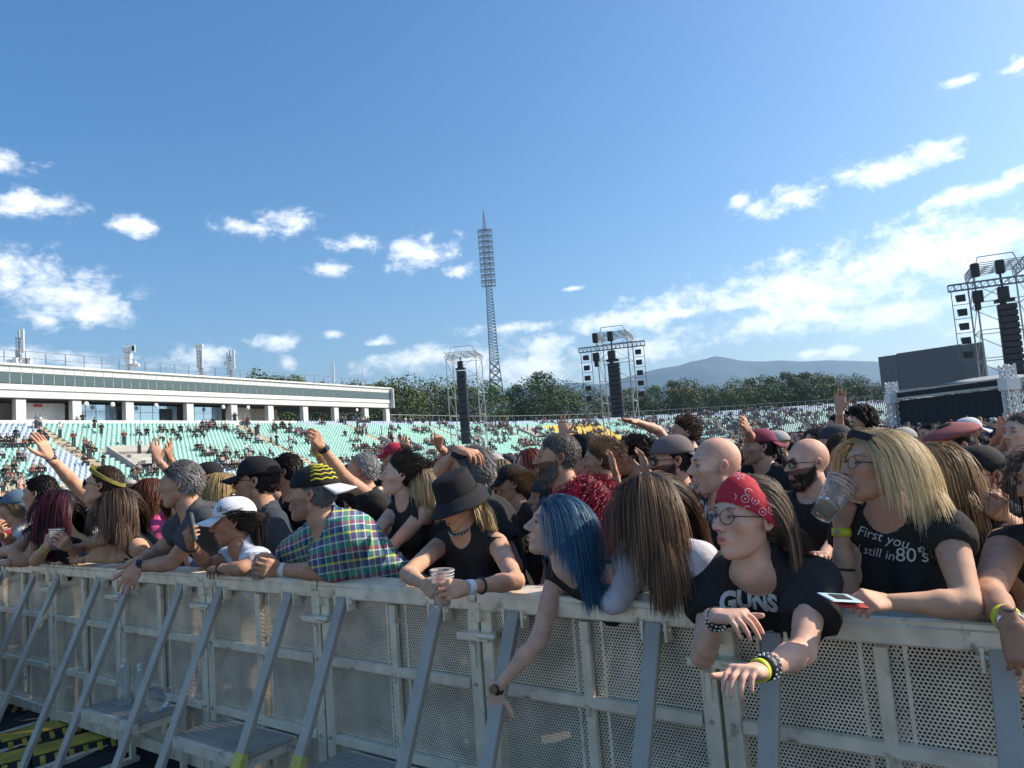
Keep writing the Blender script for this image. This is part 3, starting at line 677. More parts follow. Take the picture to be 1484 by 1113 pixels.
# ------------------------------------------------------------------ the crowd barrier
BT = 1.20
_a = at_z(171, 823, BT); _b = at_z(1478, 905, BT)
bd = (_b - _a); bd[2] = 0; bd /= np.linalg.norm(bd)        # along the barrier, towards the right/near end
bn = np.array([-bd[1], bd[0], 0])                           # towards the crowd
if bn[1] < 0: bn = -bn
z3 = np.array([0, 0, 1.0]); BAX = (bd, bn, z3)
def bpt(s, o, z): return np.array([_a[0], _a[1], 0]) + bd * s + bn * o + z3 * z
def s_at(px, z=1.0):          # barrier coordinate seen in pixel column px (front plane, near the top)
    lo, hi = -8, 12
    for _ in range(50):
        m_ = (lo + hi) / 2
        if proj(bpt(m_, 0, 1.15))[0] < px: lo = m_
        else: hi = m_
    return lo
def perf_mat():
    m = bpy.data.materials.new('perforated_aluminium'); m.use_nodes = True; nt = m.node_tree; N = nt.nodes; L = nt.links; b = N['Principled BSDF']
    b.inputs['Base Color'].default_value = (.56, .53, .47, 1); b.inputs['Metallic'].default_value = .35; b.inputs['Roughness'].default_value = .30
    tc = N.new('ShaderNodeTexCoord'); sp = N.new('ShaderNodeSeparateXYZ'); L.new(tc.outputs['Object'], sp.inputs[0])
    def mm(op, a, bb=None, c=None):
        n = N.new('ShaderNodeMath'); n.operation = op
        for i, v in enumerate((a, bb, c)):
            if v is None: continue
            if isinstance(v, (int, float)): n.inputs[i].default_value = v
            else: L.new(v, n.inputs[i])
        return n.outputs[0]
    S = .0125; q3 = math.sqrt(3)
    def cell(off):
        u = mm('SUBTRACT', mm('FRACT', mm('ADD', mm('DIVIDE', sp.outputs[0], S), off)), .5); v = mm('MULTIPLY', mm('SUBTRACT', mm('FRACT', mm('ADD', mm('DIVIDE', sp.outputs[2], S * q3), off)), .5), q3)
        return mm('SQRT', mm('ADD', mm('MULTIPLY', u, u), mm('MULTIPLY', v, v)))
    d = mm('MINIMUM', cell(0.0), cell(.5)); hole = mm('LESS_THAN', d, .335)
    n1 = N.new('ShaderNodeTexNoise'); n1.inputs['Scale'].default_value = 6; n1.inputs['Detail'].default_value = 6; L.new(tc.outputs['Object'], n1.inputs['Vector'])
    cr = N.new('ShaderNodeMapRange'); L.new(n1.outputs[0], cr.inputs[0]); cr.inputs[1].default_value = .3; cr.inputs[2].default_value = .7; cr.inputs[3].default_value = .75; cr.inputs[4].default_value = 1.15
    mx = N.new('ShaderNodeMix'); mx.data_type = 'RGBA'; mx.blend_type = 'MULTIPLY'; mx.inputs[0].default_value = 1; mx.inputs[6].default_value = (.92, .82, .66, 1)  # panel base colour carries the warm bounce light too
    cb = N.new('ShaderNodeCombineXYZ'); [L.new(cr.outputs[0], cb.inputs[i]) for i in range(3)]; L.new(cb.outputs[0], mx.inputs[7]); L.new(mx.outputs[2], b.inputs['Base Color'])
    n2 = N.new('ShaderNodeTexNoise'); n2.inputs['Scale'].default_value = 3.2; n2.inputs['Detail'].default_value = 3; L.new(tc.outputs['Object'], n2.inputs['Vector'])
    bp = N.new('ShaderNodeBump'); bp.inputs['Strength'].default_value = .5; bp.inputs['Distance'].default_value = .02; L.new(n2.outputs[0], bp.inputs['Height']); L.new(bp.outputs[0], b.inputs['Normal'])
    tr = N.new('ShaderNodeBsdfTransparent'); ms = N.new('ShaderNodeMixShader'); L.new(hole, ms.inputs[0]); L.new(b.outputs[0], ms.inputs[1]); L.new(tr.outputs[0], ms.inputs[2]); L.new(ms.outputs[0], N['Material Output'].inputs[0])
    return m
M['perf'] = perf_mat()
M['yel'] = mat('yellow_tape', (.60, .52, .09), .6, var=.15, vscale=20, dirt=((.3, .29, .2), 30, .55))
M['pit'] = mat('pit_floor', (.022, .022, .024), .85, var=.4, vscale=3)
M['ramp'] = mat('cable_ramp_yellow', (.55, .38, .045), .7, var=.35, vscale=8)
M['rubber'] = mat('cable_ramp_rubber', (.02, .02, .02), .8)
JOINTS = [s_at(x) for x in (171, 300, 462, 685, 1032)]
MODW = (JOINTS[-1] - JOINTS[0]) / 4
print('module width', MODW, JOINTS)
def ax_rot(): return math.atan2(bd[1], bd[0])
def barrier():
    rz = ax_rot(); labs = ['leftmost aluminium crowd barrier section, its end cut by the frame', 'aluminium barrier section under the woman with dark red hair', 'barrier section behind the step that holds empty plastic bottles', 'barrier section under the man in the plaid shirt',
                           'barrier section between plaid shirt man and bucket hat woman', 'barrier section under the blue haired woman and white tee', 'barrier section at the far right under the red bandana and blonde women', 'outer barrier section running out of the right edge']
    s0 = JOINTS[0] - 2 * MODW
    shared = {}
    for k in range(8):
        s = s0 + k * MODW
        org = bpt(s, 0, 0)
        root = empty('crowd_barrier', org, labs[k], 'barrier', 'joined aluminium crowd barrier sections'); root.rotation_euler = (0, 0, rz)
        w = MODW
        if not shared:
            def part(name, m, fn, bev=.003):
                q = MB(); fn(q); o = q.build(name, m, root, bevel=bev); shared.setdefault(name, []).append(o); return o
            # local: x along, y to the crowd, z up
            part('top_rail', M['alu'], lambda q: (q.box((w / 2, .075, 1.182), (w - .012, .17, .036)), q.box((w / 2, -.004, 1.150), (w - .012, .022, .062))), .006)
            part('perforated_panel', M['perf'], lambda q: q.box((w / 2, .032, .64), (w - .12, .003, 1.0)), 0)
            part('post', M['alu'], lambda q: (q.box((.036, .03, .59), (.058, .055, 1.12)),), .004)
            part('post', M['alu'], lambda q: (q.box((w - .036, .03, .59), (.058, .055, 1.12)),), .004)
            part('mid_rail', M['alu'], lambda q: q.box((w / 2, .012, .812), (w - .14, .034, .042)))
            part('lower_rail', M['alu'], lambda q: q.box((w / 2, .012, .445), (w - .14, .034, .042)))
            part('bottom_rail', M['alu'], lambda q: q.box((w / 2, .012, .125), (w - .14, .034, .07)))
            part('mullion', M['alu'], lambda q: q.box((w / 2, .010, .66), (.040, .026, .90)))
            part('stiffener', M['alu'], lambda q: q.box((w / 2 - .062, .029, .66), (.012, .003, .90)), 0)
            part('stiffener', M['alu'], lambda q: q.box((w / 2 + .062, .029, .66), (.012, .003, .90)), 0)
            for sx in (.2, .8):
                top = np.array([w * sx, -.02, 1.13]); ft = np.array([w * sx, -FOOT, .03])
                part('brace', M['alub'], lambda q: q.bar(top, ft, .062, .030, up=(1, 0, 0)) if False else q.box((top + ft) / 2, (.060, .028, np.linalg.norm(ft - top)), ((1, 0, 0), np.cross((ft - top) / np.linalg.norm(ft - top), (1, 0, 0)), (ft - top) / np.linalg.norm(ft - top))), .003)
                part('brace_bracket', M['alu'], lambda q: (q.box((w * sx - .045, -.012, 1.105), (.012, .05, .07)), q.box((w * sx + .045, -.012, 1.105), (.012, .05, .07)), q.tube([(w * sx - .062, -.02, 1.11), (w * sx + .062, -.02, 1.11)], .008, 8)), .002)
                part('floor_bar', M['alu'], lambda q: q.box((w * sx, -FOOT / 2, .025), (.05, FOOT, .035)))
            part('label_plate', M['galv'], lambda q: q.box((w - .036, .0015, .98), (.026, .003, .075)), 0)
            for (bx, bz) in ((.036, .812), (w - .036, .812), (.036, .445), (w - .036, .445)): part('bolt', M['galv'], lambda q: q.lathe([(0, .006), (.008, .006), (.009, 0)], (bx, .0015, bz), 6, ((1, 0, 0), (0, 0, 1), (0, -1, 0))), 0)
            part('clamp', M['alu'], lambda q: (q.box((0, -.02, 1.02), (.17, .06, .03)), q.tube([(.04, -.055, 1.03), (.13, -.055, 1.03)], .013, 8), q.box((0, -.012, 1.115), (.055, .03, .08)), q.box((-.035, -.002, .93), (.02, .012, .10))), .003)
        else:
            for name, L_ in shared.items():
                for o in L_:
                    c = o.copy(); link(c, root)
        # taped lower ends on some braces
        if k in (3, 4, 5):
            for sx, z0, z1 in {3: ((.8, .1, .45),), 4: ((.2, .06, .5), (.8, .05, .52)), 5: ((.2, .04, .42),)}[k]:
                def pz(z): t = (1.13 - z) / 1.10; return np.array([w * sx, -.02 - (FOOT - .02) * t, z])
                a, b = pz(z1), pz(z0); d = (b - a) / np.linalg.norm(b - a); q = MB(); q.box((a + b) / 2, (.064, .032, np.linalg.norm(b - a)), ((1, 0, 0), np.cross(d, (1, 0, 0)), d)); q.build('yellow_tape', M['yel'], root)
        # standing steps
        if k in (2, 3, 4, 5, 6):
            zt = .42; yf = -.02 - (FOOT - .02) * (1.13 - zt) / 1.10
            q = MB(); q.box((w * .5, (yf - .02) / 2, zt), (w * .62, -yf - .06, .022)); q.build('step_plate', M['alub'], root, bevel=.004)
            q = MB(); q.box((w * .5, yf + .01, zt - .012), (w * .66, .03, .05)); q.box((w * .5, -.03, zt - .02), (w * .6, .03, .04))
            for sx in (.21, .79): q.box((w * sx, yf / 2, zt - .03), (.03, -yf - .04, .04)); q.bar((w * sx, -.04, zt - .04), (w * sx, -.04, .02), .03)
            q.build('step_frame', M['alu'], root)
            q = MB()
            for r in range(8): q.box((w * .5, -.05 + (yf + .1) * (r + .5) / 8, zt + .0125), (w * .58, .012, .004))
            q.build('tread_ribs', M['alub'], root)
FOOT = .52
barrier()
def pit():
    # black pit floor on the camera's side of the barrier
    q = MB(); q.box(bpt(1, -2.3, .004), (18, 4.9, .02), BAX); tag(q.build('pit_floor', M['pit']), kind='structure')
    # cable ramps with yellow lids, lying along the barrier at the left
    for j, (A, B, lab) in enumerate(((at_z(-70, 1090, .06), at_z(118, 1042, .06), 'yellow lidded cable ramp nearer the barrier foot, lower left corner'), (at_z(-70, 1120, .06), at_z(172, 1060, .06), 'yellow lidded cable ramp nearest the camera, lower left corner'), (at_z(-70, 1030, .06), at_z(60, 1012, .06), 'dusty yellow cable ramp furthest back at the left edge'))):
        d = B - A; d[2] = 0; L = np.linalg.norm(d); d /= L; pn = np.array([-d[1], d[0], 0]); B[2] = A[2] = .014
        rt = empty('cable_ramp', B, lab, 'cable ramp', 'cable ramps on the pit floor'); ax = (d, pn, z3)
        for k in range(int(L / .52) + 1):
            c = -d * (.25 + k * .52); q = MB(); prof = [(-.24, 0), (-.12, .05), (.12, .05), (.24, 0)]
            vs = [c + d * e * .255 + pn * y + z3 * z for e in (-1, 1) for (y, z) in prof]
            q.add(vs, [(0, 1, 5, 4), (1, 2, 6, 5), (2, 3, 7, 6), (3, 2, 1, 0), (4, 5, 6, 7)]); q.build('ramp_body', M['rubber'], rt)
            q = MB(); q.box(c + z3 * .056, (.49, .21, .012), ax)
            for e in range(6): q.box(c + d * (-.2 + e * .08) + pn * (-.17) + z3 * .034, (.03, .08, .012), (d, pn * .93 + z3 * .36, z3 * .93 - pn * .36))
            q.build('lid', M['ramp'], rt, bevel=.004)
    q = MB(); q.tube([bpt(-.2, -.75, .04), bpt(1.6, -.35, .04), bpt(2.2, -.15, .05)], .02, 8); tag(q.build('floor_pipe', M['galv']), 'thin grey pipe lying on the pit floor by the cable ramps', 'pipe')
    # black equipment case at the far left
    c = bpt(-1.75, -.55, 0); rt = empty('flight_case', c, 'black equipment case standing at the left edge by the barrier', 'case')
    q = MB(); q.box((0, 0, .45), (.5, .6, .86), BAX); q.build('case_body', M['black'], rt, bevel=.02)
    q = MB(); q.box((0, 0, .62), (.515, .615, .03), BAX); q.build('case_edge', M['galv'], rt)
    # empty plastic bottles on the first step
    gl = mat('clear_plastic', (.9, .92, .93), .08, **{'Transmission Weight': .92, 'IOR': 1.15, 'Alpha': .75}); M['clear'] = gl
    w = MODW; s0 = JOINTS[0]
    spots = [(.38, -.14, 'leftmost clear empty bottle in the row on the step'), (.47, -.19, 'second clear empty bottle from the left on the step'), (.53, -.12, 'third clear empty bottle from the left on the step'), (.60, -.15, 'rightmost clear empty bottle standing on the step')]
    for k, (fx, o, lab) in enumerate(spots):
        c = bpt(s0 + w * fx * .9, o, .434); rt = empty('plastic_bottle', c, lab, 'bottle', 'empty clear bottles on the step')
        h = (.25, .24, .23, .22)[k]; q = MB(); q.lathe([(0, 0), (.031, .0), (.034, .012), (.032, h * .35), (.034, h * .4), (.033, h * .62), (.026, h * .78), (.013, h * .92), (.013, h)], n=16); q.build('bottle_body', gl, rt, True)
        q = MB(); q.lathe([(0, h + .002), (.015, h + .002), (.015, h - .014)], n=12); q.build('neck_ring', M['plast'], rt)
    c = bpt(s0 + w * .74, -.15, .434); rt = empty('plastic_jug', c, 'crumpled clear plastic container lying right of the bottles on the step', 'container')
    q = MB(); q.lathe([(0, 0), (.05, 0), (.06, .03), (.052, .06), (.058, .10), (.03, .12), (.03, .14)], n=14, ax=((1, 0, 0), (0, .8, .6), (0, -.6, .8)), c=(0, 0, .03)); q.build('container_body', gl, rt, True)
    q = MB(); q.tube([(.03, 0, .12), (.09, 0, .13), (.09, 0, .07), (.05, 0, .04)], .006, 6); q.build('handle', gl, rt)
pit()
# ------------------------------------------------------------------ distance-field modelling tools for people
PS = 1.12
def rc(P, a, b, r1, r2):
    a = np.asarray(a, float); b = np.asarray(b, float); d = b - a; L2 = d @ d + 1e-12
    w = P - a; t = np.clip((w @ d) / L2, 0, 1); q = w - t[:, None] * d
    return np.sqrt(np.einsum('ij,ij->i', q, q)) - (r1 + (r2 - r1) * t)
def ell(P, c, r, A=None):
    w = P - np.asarray(c, float)
    if A is not None: w = w @ np.asarray(A).T
    r = np.asarray(r, float); k0 = np.linalg.norm(w / r, axis=1); k1 = np.linalg.norm(w / (r * r), axis=1) + 1e-9
    return k0 * (k0 - 1) / k1
def smin(a, b, k):
    h = np.clip(.5 + .5 * (b - a) / k, 0, 1); return b + (a - b) * h - k * h * (1 - h)
def smax(a, b, k): return -smin(-a, -b, k)
def surfnet(f, lo, hi, h):
    lo = np.asarray(lo, float); n = np.ceil((np.asarray(hi) - lo) / h / 4).astype(int) + 1; N4 = n * 4 + 1
    cx = [lo[i] + h * 4 * (np.arange(n[i]) + .5) for i in range(3)]
    G = np.stack(np.meshgrid(*cx, indexing='ij'), -1).reshape(-1, 3); vc = f(G).reshape(n)
    near = np.abs(vc) < h * 4 * 1.35
    nf = np.zeros(N4, bool); vf = np.ones(N4)
    up = near.repeat(4, 0).repeat(4, 1).repeat(4, 2); vu = vc.repeat(4, 0).repeat(4, 1).repeat(4, 2)
    vf[:-1, :-1, :-1] = vu
    for dx in (0, 1):
        for dy in (0, 1):
            for dz in (0, 1):
                s = nf[dx:N4[0] - 1 + dx, dy:N4[1] - 1 + dy, dz:N4[2] - 1 + dz]; s |= up
    ii = np.argwhere(nf); vf[ii[:, 0], ii[:, 1], ii[:, 2]] = f(lo + ii * h)
    ins = vf < 0
    c8 = sum(ins[dx:N4[0] - 1 + dx, dy:N4[1] - 1 + dy, dz:N4[2] - 1 + dz].astype(np.int8) for dx in (0, 1) for dy in (0, 1) for dz in (0, 1))
    act = (c8 > 0) & (c8 < 8); cells = np.argwhere(act); idx = -np.ones(act.shape, int); idx[tuple(cells.T)] = np.arange(len(cells))
    acc = np.zeros((len(cells), 3)); cnt = np.zeros(len(cells)); cor = [(a, b, c) for a in (0, 1) for b in (0, 1) for c in (0, 1)]
    for a in cor:
        for ax in range(3):
            if a[ax]: continue
            b = list(a); b[ax] = 1
            va = vf[cells[:, 0] + a[0], cells[:, 1] + a[1], cells[:, 2] + a[2]]; vb = vf[cells[:, 0] + b[0], cells[:, 1] + b[1], cells[:, 2] + b[2]]
            m = (va < 0) != (vb < 0); t = np.where(m, va / np.where(m, va - vb, 1), 0)
            p = np.array(a, float)[None] + np.zeros((len(cells), 3)); p[:, ax] += t
            acc += p * m[:, None]; cnt += m
    V = lo + (cells + acc / cnt[:, None]) * h
    F = []
    for ax in range(3):
        o = [0, 1, 2]; u, v = o[(ax + 1) % 3], o[(ax + 2) % 3]
        sl0 = [slice(1, -1)] * 3; sl0[ax] = slice(0, -1); sl1 = [slice(1, -1)] * 3; sl1[ax] = slice(1, None)
        A = ins[tuple(sl0)]; B = ins[tuple(sl1)]; e = np.argwhere(A != B)
        if not len(e): continue
        off = np.array([1, 1, 1]); off[ax] = 0; base = e + off; sgn = A[tuple(e.T)]
        def cid(du, dv):
            q = base.copy(); q[:, u] -= du; q[:, v] -= dv; return idx[tuple(q.T)]
        a, b, c, d = cid(1, 1), cid(0, 1), cid(0, 0), cid(1, 0)
        q = np.stack([a, b, c, d], 1); q[~sgn] = q[~sgn][:, ::-1]; F.append(q)
    F = np.concatenate(F) if F else np.zeros((0, 4), int); F = F[(F >= 0).all(1)]
    return V, F
# ------------------------------------------------------------------ head
def head_sdf(P, v):
    male = v != 'f'
    d = ell(P, (-.014, 0, .032), (.098, .077, .090))
    d = smin(d, ell(P, (.022, 0, -.030), (.068 if not male else .072, .055 if not male else .063, .082)), .035)
    jw = .046 if male else .035
    for s in (-1, 1):
        d = smin(d, rc(P, (.0, s * jw, -.060), (.062, s * (.014 if male else .008), -.098 if male else -.094), .020 if male else .017, .016 if male else .012), .03)
        d = smin(d, ell(P, (.058, s * .041, -.014), (.026, .022, .022)), .022)
    d = smin(d, rc(P, (.070, -.010, -.097), (.070, .010, -.097), .016, .016), .018) if male else smin(d, ell(P, (.068, 0, -.092), (.018, .016, .015)), .018)
    br = .013 if male else .009
    d = smin(d, rc(P, (.080, -.034, .028), (.080, .034, .028), br, br), .018)
    for s in (-1, 1):
        d = smax(d, -ell(P, (.101, s * .031, .009), (.020, .020, .0145)), .012)
        d = smin(d, ell(P, (.0765, s * .031, .007), (.0145, .0155, .0125)), .003)
        d = smax(d, -rc(P, (.100, s * .046, -.040), (.085, s * .050, -.07), .006, .004), .02)
    d = smin(d, rc(P, (.086, 0, .020), (.112, 0, -.020), .0065, .0105), .010)
    d = smin(d, ell(P, (.111, 0, -.023), (.012, .012, .010)), .006)
    for s in (-1, 1): d = smin(d, ell(P, (.100, s * .0125, -.027), (.012, .0075, .0085)), .005)
    d = smin(d, ell(P, (.080 if not male else .082, 0, -.058), (.017, .028, .020)), .012)
    op = .0035 if v == 'm2' else 0
    for s in (-1, 1):
        d = smin(d, rc(P, (.0985, s * .004, -.0515), (.088, s * .023, -.0575), .0052, .002), .004)
        d = smin(d, rc(P, (.0975, s * .003, -.0655 - op), (.088, s * .021, -.060 - op), .0066, .002), .004)
    d = smax(d, -rc(P, (.106, -.018, -.0585), (.106, .018, -.0585), .0052 + op * .6, .0052 + op * .6), .002)
    return d
HC = {}
def head_mesh(v, q):
    if (v, q) in HC: return HC[(v, q)]
    nr, na = (60, 80) if q == 1 else (36, 44)
    th = math.pi * (np.linspace(0, 1, nr + 1) ** 1.45); th[0] = 0
    ph = np.linspace(0, 2 * math.pi, na, endpoint=False)
    D = [(1, 0, 0)]
    for t in th[1:-1]:
        for p in ph: D.append((math.cos(t), math.sin(t) * math.cos(p), math.sin(t) * math.sin(p)))
    D.append((-1, 0, 0)); D = np.array(D); o = np.array([.012, 0, -.012])
    t = np.full(len(D), .2)
    for k in range(46): t = t - np.clip(-(-head_sdf(o + D * t[:, None], v)), -.02, .02) * .8
    V = o + D * t[:, None]; F = []
    for a in range(na): F.append((0, 1 + a, 1 + (a + 1) % na))
    for r in range(nr - 2):
        for a in range(na):
            i = 1 + r * na + a; j = 1 + r * na + (a + 1) % na; F.append((i, i + na, j + na, j))
    e = len(D) - 1
    for a in range(na): F.append((e, 1 + (nr - 2) * na + (a + 1) % na, 1 + (nr - 2) * na + a))
    x, y, z = V.T; ay = np.abs(y); C = np.ones((len(V), 3))
    def sm(a, b, u): u = np.clip((u - a) / (b - a), 0, 1); return u * u * (3 - 2 * u)
    fr = x > .05
    lip = fr * (1 - sm(.6, 1.1, np.sqrt((ay / .024) ** 2 + ((z + .0585) / .0115) ** 2)))
    C = C * (1 - lip[:, None]) + np.array([.86, .56, .54] if v != 'f' else [.85, .42, .42]) * lip[:, None]
    mo = fr * (1 - sm(.4, 1.2, np.sqrt((ay / .021) ** 2 + ((z + .0587) / .0022) ** 2)))
    C *= 1 - .75 * mo[:, None]
    eb = fr * (1 - sm(.5, 1.1, np.sqrt(((ay - .032) / .020) ** 2 + ((z - (.0285 + .0 * ay) - .003 * np.cos((ay - .03) * 60)) / (.0052 if v != 'f' else .0036)) ** 2)))
    C = C * (1 - eb[:, None] * .95) + np.array([.10, .07, .055]) * eb[:, None] * .95
    ey = fr * (1 - sm(.75, 1.1, np.sqrt(((ay - .031) / .0125) ** 2 + ((z - .0065) / .0050) ** 2)))
    C = C * (1 - ey[:, None]) + np.array([.80, .84, .9]) * ey[:, None]
    ir = fr * (1 - sm(.7, 1.05, np.sqrt(((ay - .031) / .0058) ** 2 + ((z - .0068) / .0056) ** 2)))
    C = C * (1 - ir[:, None]) + np.array([.09, .06, .05]) * ir[:, None]
    ls = fr * (1 - sm(.5, 1.2, np.abs(np.sqrt(((ay - .031) / .0135) ** 2 + ((z - .0065) / .0060) ** 2) - 1) / .22)) * (z > .004)
    C *= 1 - .8 * ls[:, None]
    for q_ in (-1, 1):
        no = fr * (1 - sm(.5, 1.2, np.sqrt(((y - q_ * .010) / .0055) ** 2 + ((z + .0335) / .0035) ** 2))); C *= 1 - .75 * no[:, None]  # nostril shadows painted into the skin tint
    sk_ = fr * (1 - sm(.5, 1.3, np.sqrt(((ay - .031) / .021) ** 2 + ((z - .007) / .013) ** 2))); C *= 1 - .22 * sk_[:, None]  # eye socket shade painted as darker skin
    ck = fr * (1 - sm(.2, 1.2, np.sqrt(((ay - .045) / .024) ** 2 + ((z + .02) / .022) ** 2)))
    C *= 1 - ck[:, None] * np.array([.02, .14, .14])
    ns = (1 - sm(.3, 1.2, np.linalg.norm((V - np.array([.112, 0, -.022])) / .016, axis=1))); C *= 1 - ns[:, None] * np.array([.02, .12, .12])
    # ears
    EV = []; EF = []; b = len(V)
    for s in (-1, 1):
        n1, n2 = 9, 14; st = len(EV)
        for i in range(n1):
            for j in range(n2):
                a = 2 * math.pi * j / n2; rr = math.sin(math.pi * (i + .25) / (n1 - .5)); zz = math.cos(math.pi * (i + .25) / (n1 - .5))
                ex = .017 * rr * math.cos(a); ez = .031 * rr * math.sin(a); depth = .007 * zz
                if zz > 0: depth = .007 * zz * (1 - 1.7 * max(0, 1 - rr * 1.35))
                ez2 = ez * (1.0 if ez > 0 else .95); ex2 = ex * (1 + .15 * (ez > 0)) - ez * .18
                EV.append((-.004 + ex2 - .004, s * (.077 + depth + .35 * max(0, -ex) + .003), -.002 + ez2))
        for i in range(n1 - 1):
            for j in range(n2):
                p = b + st + i * n2 + j; q2 = b + st + i * n2 + (j + 1) % n2; EF.append((p, q2, q2 + n2, p + n2) if s > 0 else (p, p + n2, q2 + n2, q2))
    V2 = np.vstack([V, np.array(EV)]); C2 = np.vstack([C, np.tile([1.0, .86, .84], (len(EV), 1))])
    HC[(v, q)] = (V2, F + EF, C2, V, D); return HC[(v, q)]
def scalp(P, bald=0.0):
    x, y, z = P.T
    xs = np.array([-.12, -.05, -.02, .008, .02, .045, .065, .09]); zs = np.array([-.078, -.072, -.045, .010, .030, .045, .066, .078])
    line = np.interp(x, xs, zs) - np.abs(y) * 0.06 + .004
    return z - line - bald
# ------------------------------------------------------------------ hand (right hand: fingers +x, thumb +y, palm -z)
POSE = dict(open=((6, 8, 6), .16, 0), flat=((3, 4, 3), .05, 0), relaxed=((26, 34, 22), .06, 0), grip=((46, 52, 36), .05, 1), fist=((80, 95, 60), 0, 1), point=((80, 95, 60), 0, 1), splay=((-4, 6, 6), .26, 0), droop=((38, 22, 12), .05, 0))
HCH = {}
def hand_mesh(pose, h):
    key = (pose, h)
    if key in HCH: return HCH[key]
    (c, spread, th) = POSE[pose]; prims = []
    ys = (.030, .010, -.010, -.028); Ls = (.074, .083, .077, .060)
    for i, (y, L) in enumerate(zip(ys, Ls)):
        prims.append(((.0, y * .55, 0), (.088 - .004 * abs(i - 1), y, .002), .015, .0125, .016))
    fing = []
    for i, (y, L) in enumerate(zip(ys, Ls)):
        cc = c
        if pose == 'point' and i == 0: cc = (4, 6, 4)
        if pose == 'splay': cc = tuple(v + 4 * i for v in cc)
        a = 0; p = np.array([.088 - .004 * abs(i - 1), y, .002]); sp = (1.5 - i) / 1.5 * spread; seg = (.46, .30, .24); r = .0092 if i < 3 else .0082
        pts = [(p, r)]
        for k in range(3):
            a += R_(cc[k] * (1 + .06 * i)); d = np.array([math.cos(a) * math.cos(sp), math.cos(a) * math.sin(sp), -math.sin(a)]); p = p + d * L * seg[k]; pts.append((p, r * (1 - .11 * (k + 1))))
        fing.append(pts)
    if th: T = [((.018, .024, -.010), .014), ((.046, .044, -.034), .0125), ((.072, .040, -.052), .0105), ((.092, .026, -.058), .0085)]
    else: T = [((.014, .024, -.006), .014), ((.045, .050, -.016), .0120), ((.074, .064 + spread * .04, -.020), .0100), ((.098, .070 + spread * .08, -.020), .008)]
    if pose == 'fist': T = [((.018, .024, -.012), .014), ((.050, .040, -.030), .0125), ((.075, .022, -.046), .0105), ((.083, .000, -.048), .0085)]
    def f(P):
        d = rc(P, (-.030, 0, 0), (.004, 0, 0), .0235, .0225)
        d = smin(d, ell(P, (.050, .003, -.004), (.046, .036, .013)), .012)
        for a, b, r1, r2, k in prims: d = smin(d, rc(P, a, b, r1, r2), .010)
        for pts in fing:
            g = None
            for k in range(3):
                q = rc(P, pts[k][0], pts[k + 1][0], pts[k][1], pts[k + 1][1]); g = q if g is None else np.minimum(g, q)
            d = smin(d, g, .0035)
        for k in range(3): d = smin(d, rc(P, T[k][0], T[k + 1][0], T[k][1], T[k + 1][1]), .007 if k == 0 else .003)
        return d
    V, F = surfnet(f, (-.085, -.075, -.115), (.20, .115, .05), h)
    V = V[:, :]; HCH[key] = (V, F); return HCH[key]
# ------------------------------------------------------------------ materials for people
def skin_mat():
    m = mat('skin', (1, 1, 1), .66, attr='tint', objcol=True, var=.18, vscale=16, bump=.16, bscale=300, spec=.35)
    b = m.node_tree.nodes['Principled BSDF']; b.inputs['Subsurface Weight'].default_value = .12; b.inputs['Subsurface Radius'].default_value = (.9, .35, .2); b.inputs['Subsurface Scale'].default_value = .012
    return m
M['skin'] = skin_mat()
M['skin2'] = mat('skin_far', (1, 1, 1), .55, attr='tint', objcol=True)
def hair_mat():
    m = mat('hair', (1, 1, 1), .52, attr='tint', objcol=True, spec=.30); nt = m.node_tree; N = nt.nodes; L = nt.links
    b = N['Principled BSDF']; src = b.inputs['Base Color'].links[0].from_socket
    t = N.new('ShaderNodeBsdfTranslucent'); L.new(src, t.inputs[0]); ms = N.new('ShaderNodeMixShader'); ms.inputs[0].default_value = .28
    L.new(b.outputs[0], ms.inputs[1]); L.new(t.outputs[0], ms.inputs[2]); L.new(ms.outputs[0], N['Material Output'].inputs[0]); return m
M['hair'] = hair_mat()
M['cloth'] = mat('cloth', (1, 1, 1), .9, objcol=True, var=.15, vscale=14, bump=.5, bscale=30, spec=.2)
M['denim'] = mat('trouser_cloth', (.03, .035, .05), .9, var=.2, vscale=12)
M['shoe'] = mat('shoe', (.03, .03, .03), .6)
M['strap'] = mat('black_strap', (.02, .02, .02), .5)
M['lens'] = mat('dark_lens', (.012, .012, .014), .12, spec=.8)
M['clearlens'] = mat('clear_lens', (.8, .8, .8), .05, Alpha=.06)
M['frame'] = mat('glasses_frame', (.04, .035, .03), .35, metal=.4)
M['neon'] = mat('neon_wristband', (.62, .70, .03), .5)
M['whiteband'] = mat('white_wristband', (.75, .76, .78), .5)
M['print'] = mat('shirt_print', (.62, .62, .58), .8)
M['silver'] = mat('silver_metal', (.7, .7, .7), .3, metal=.9)
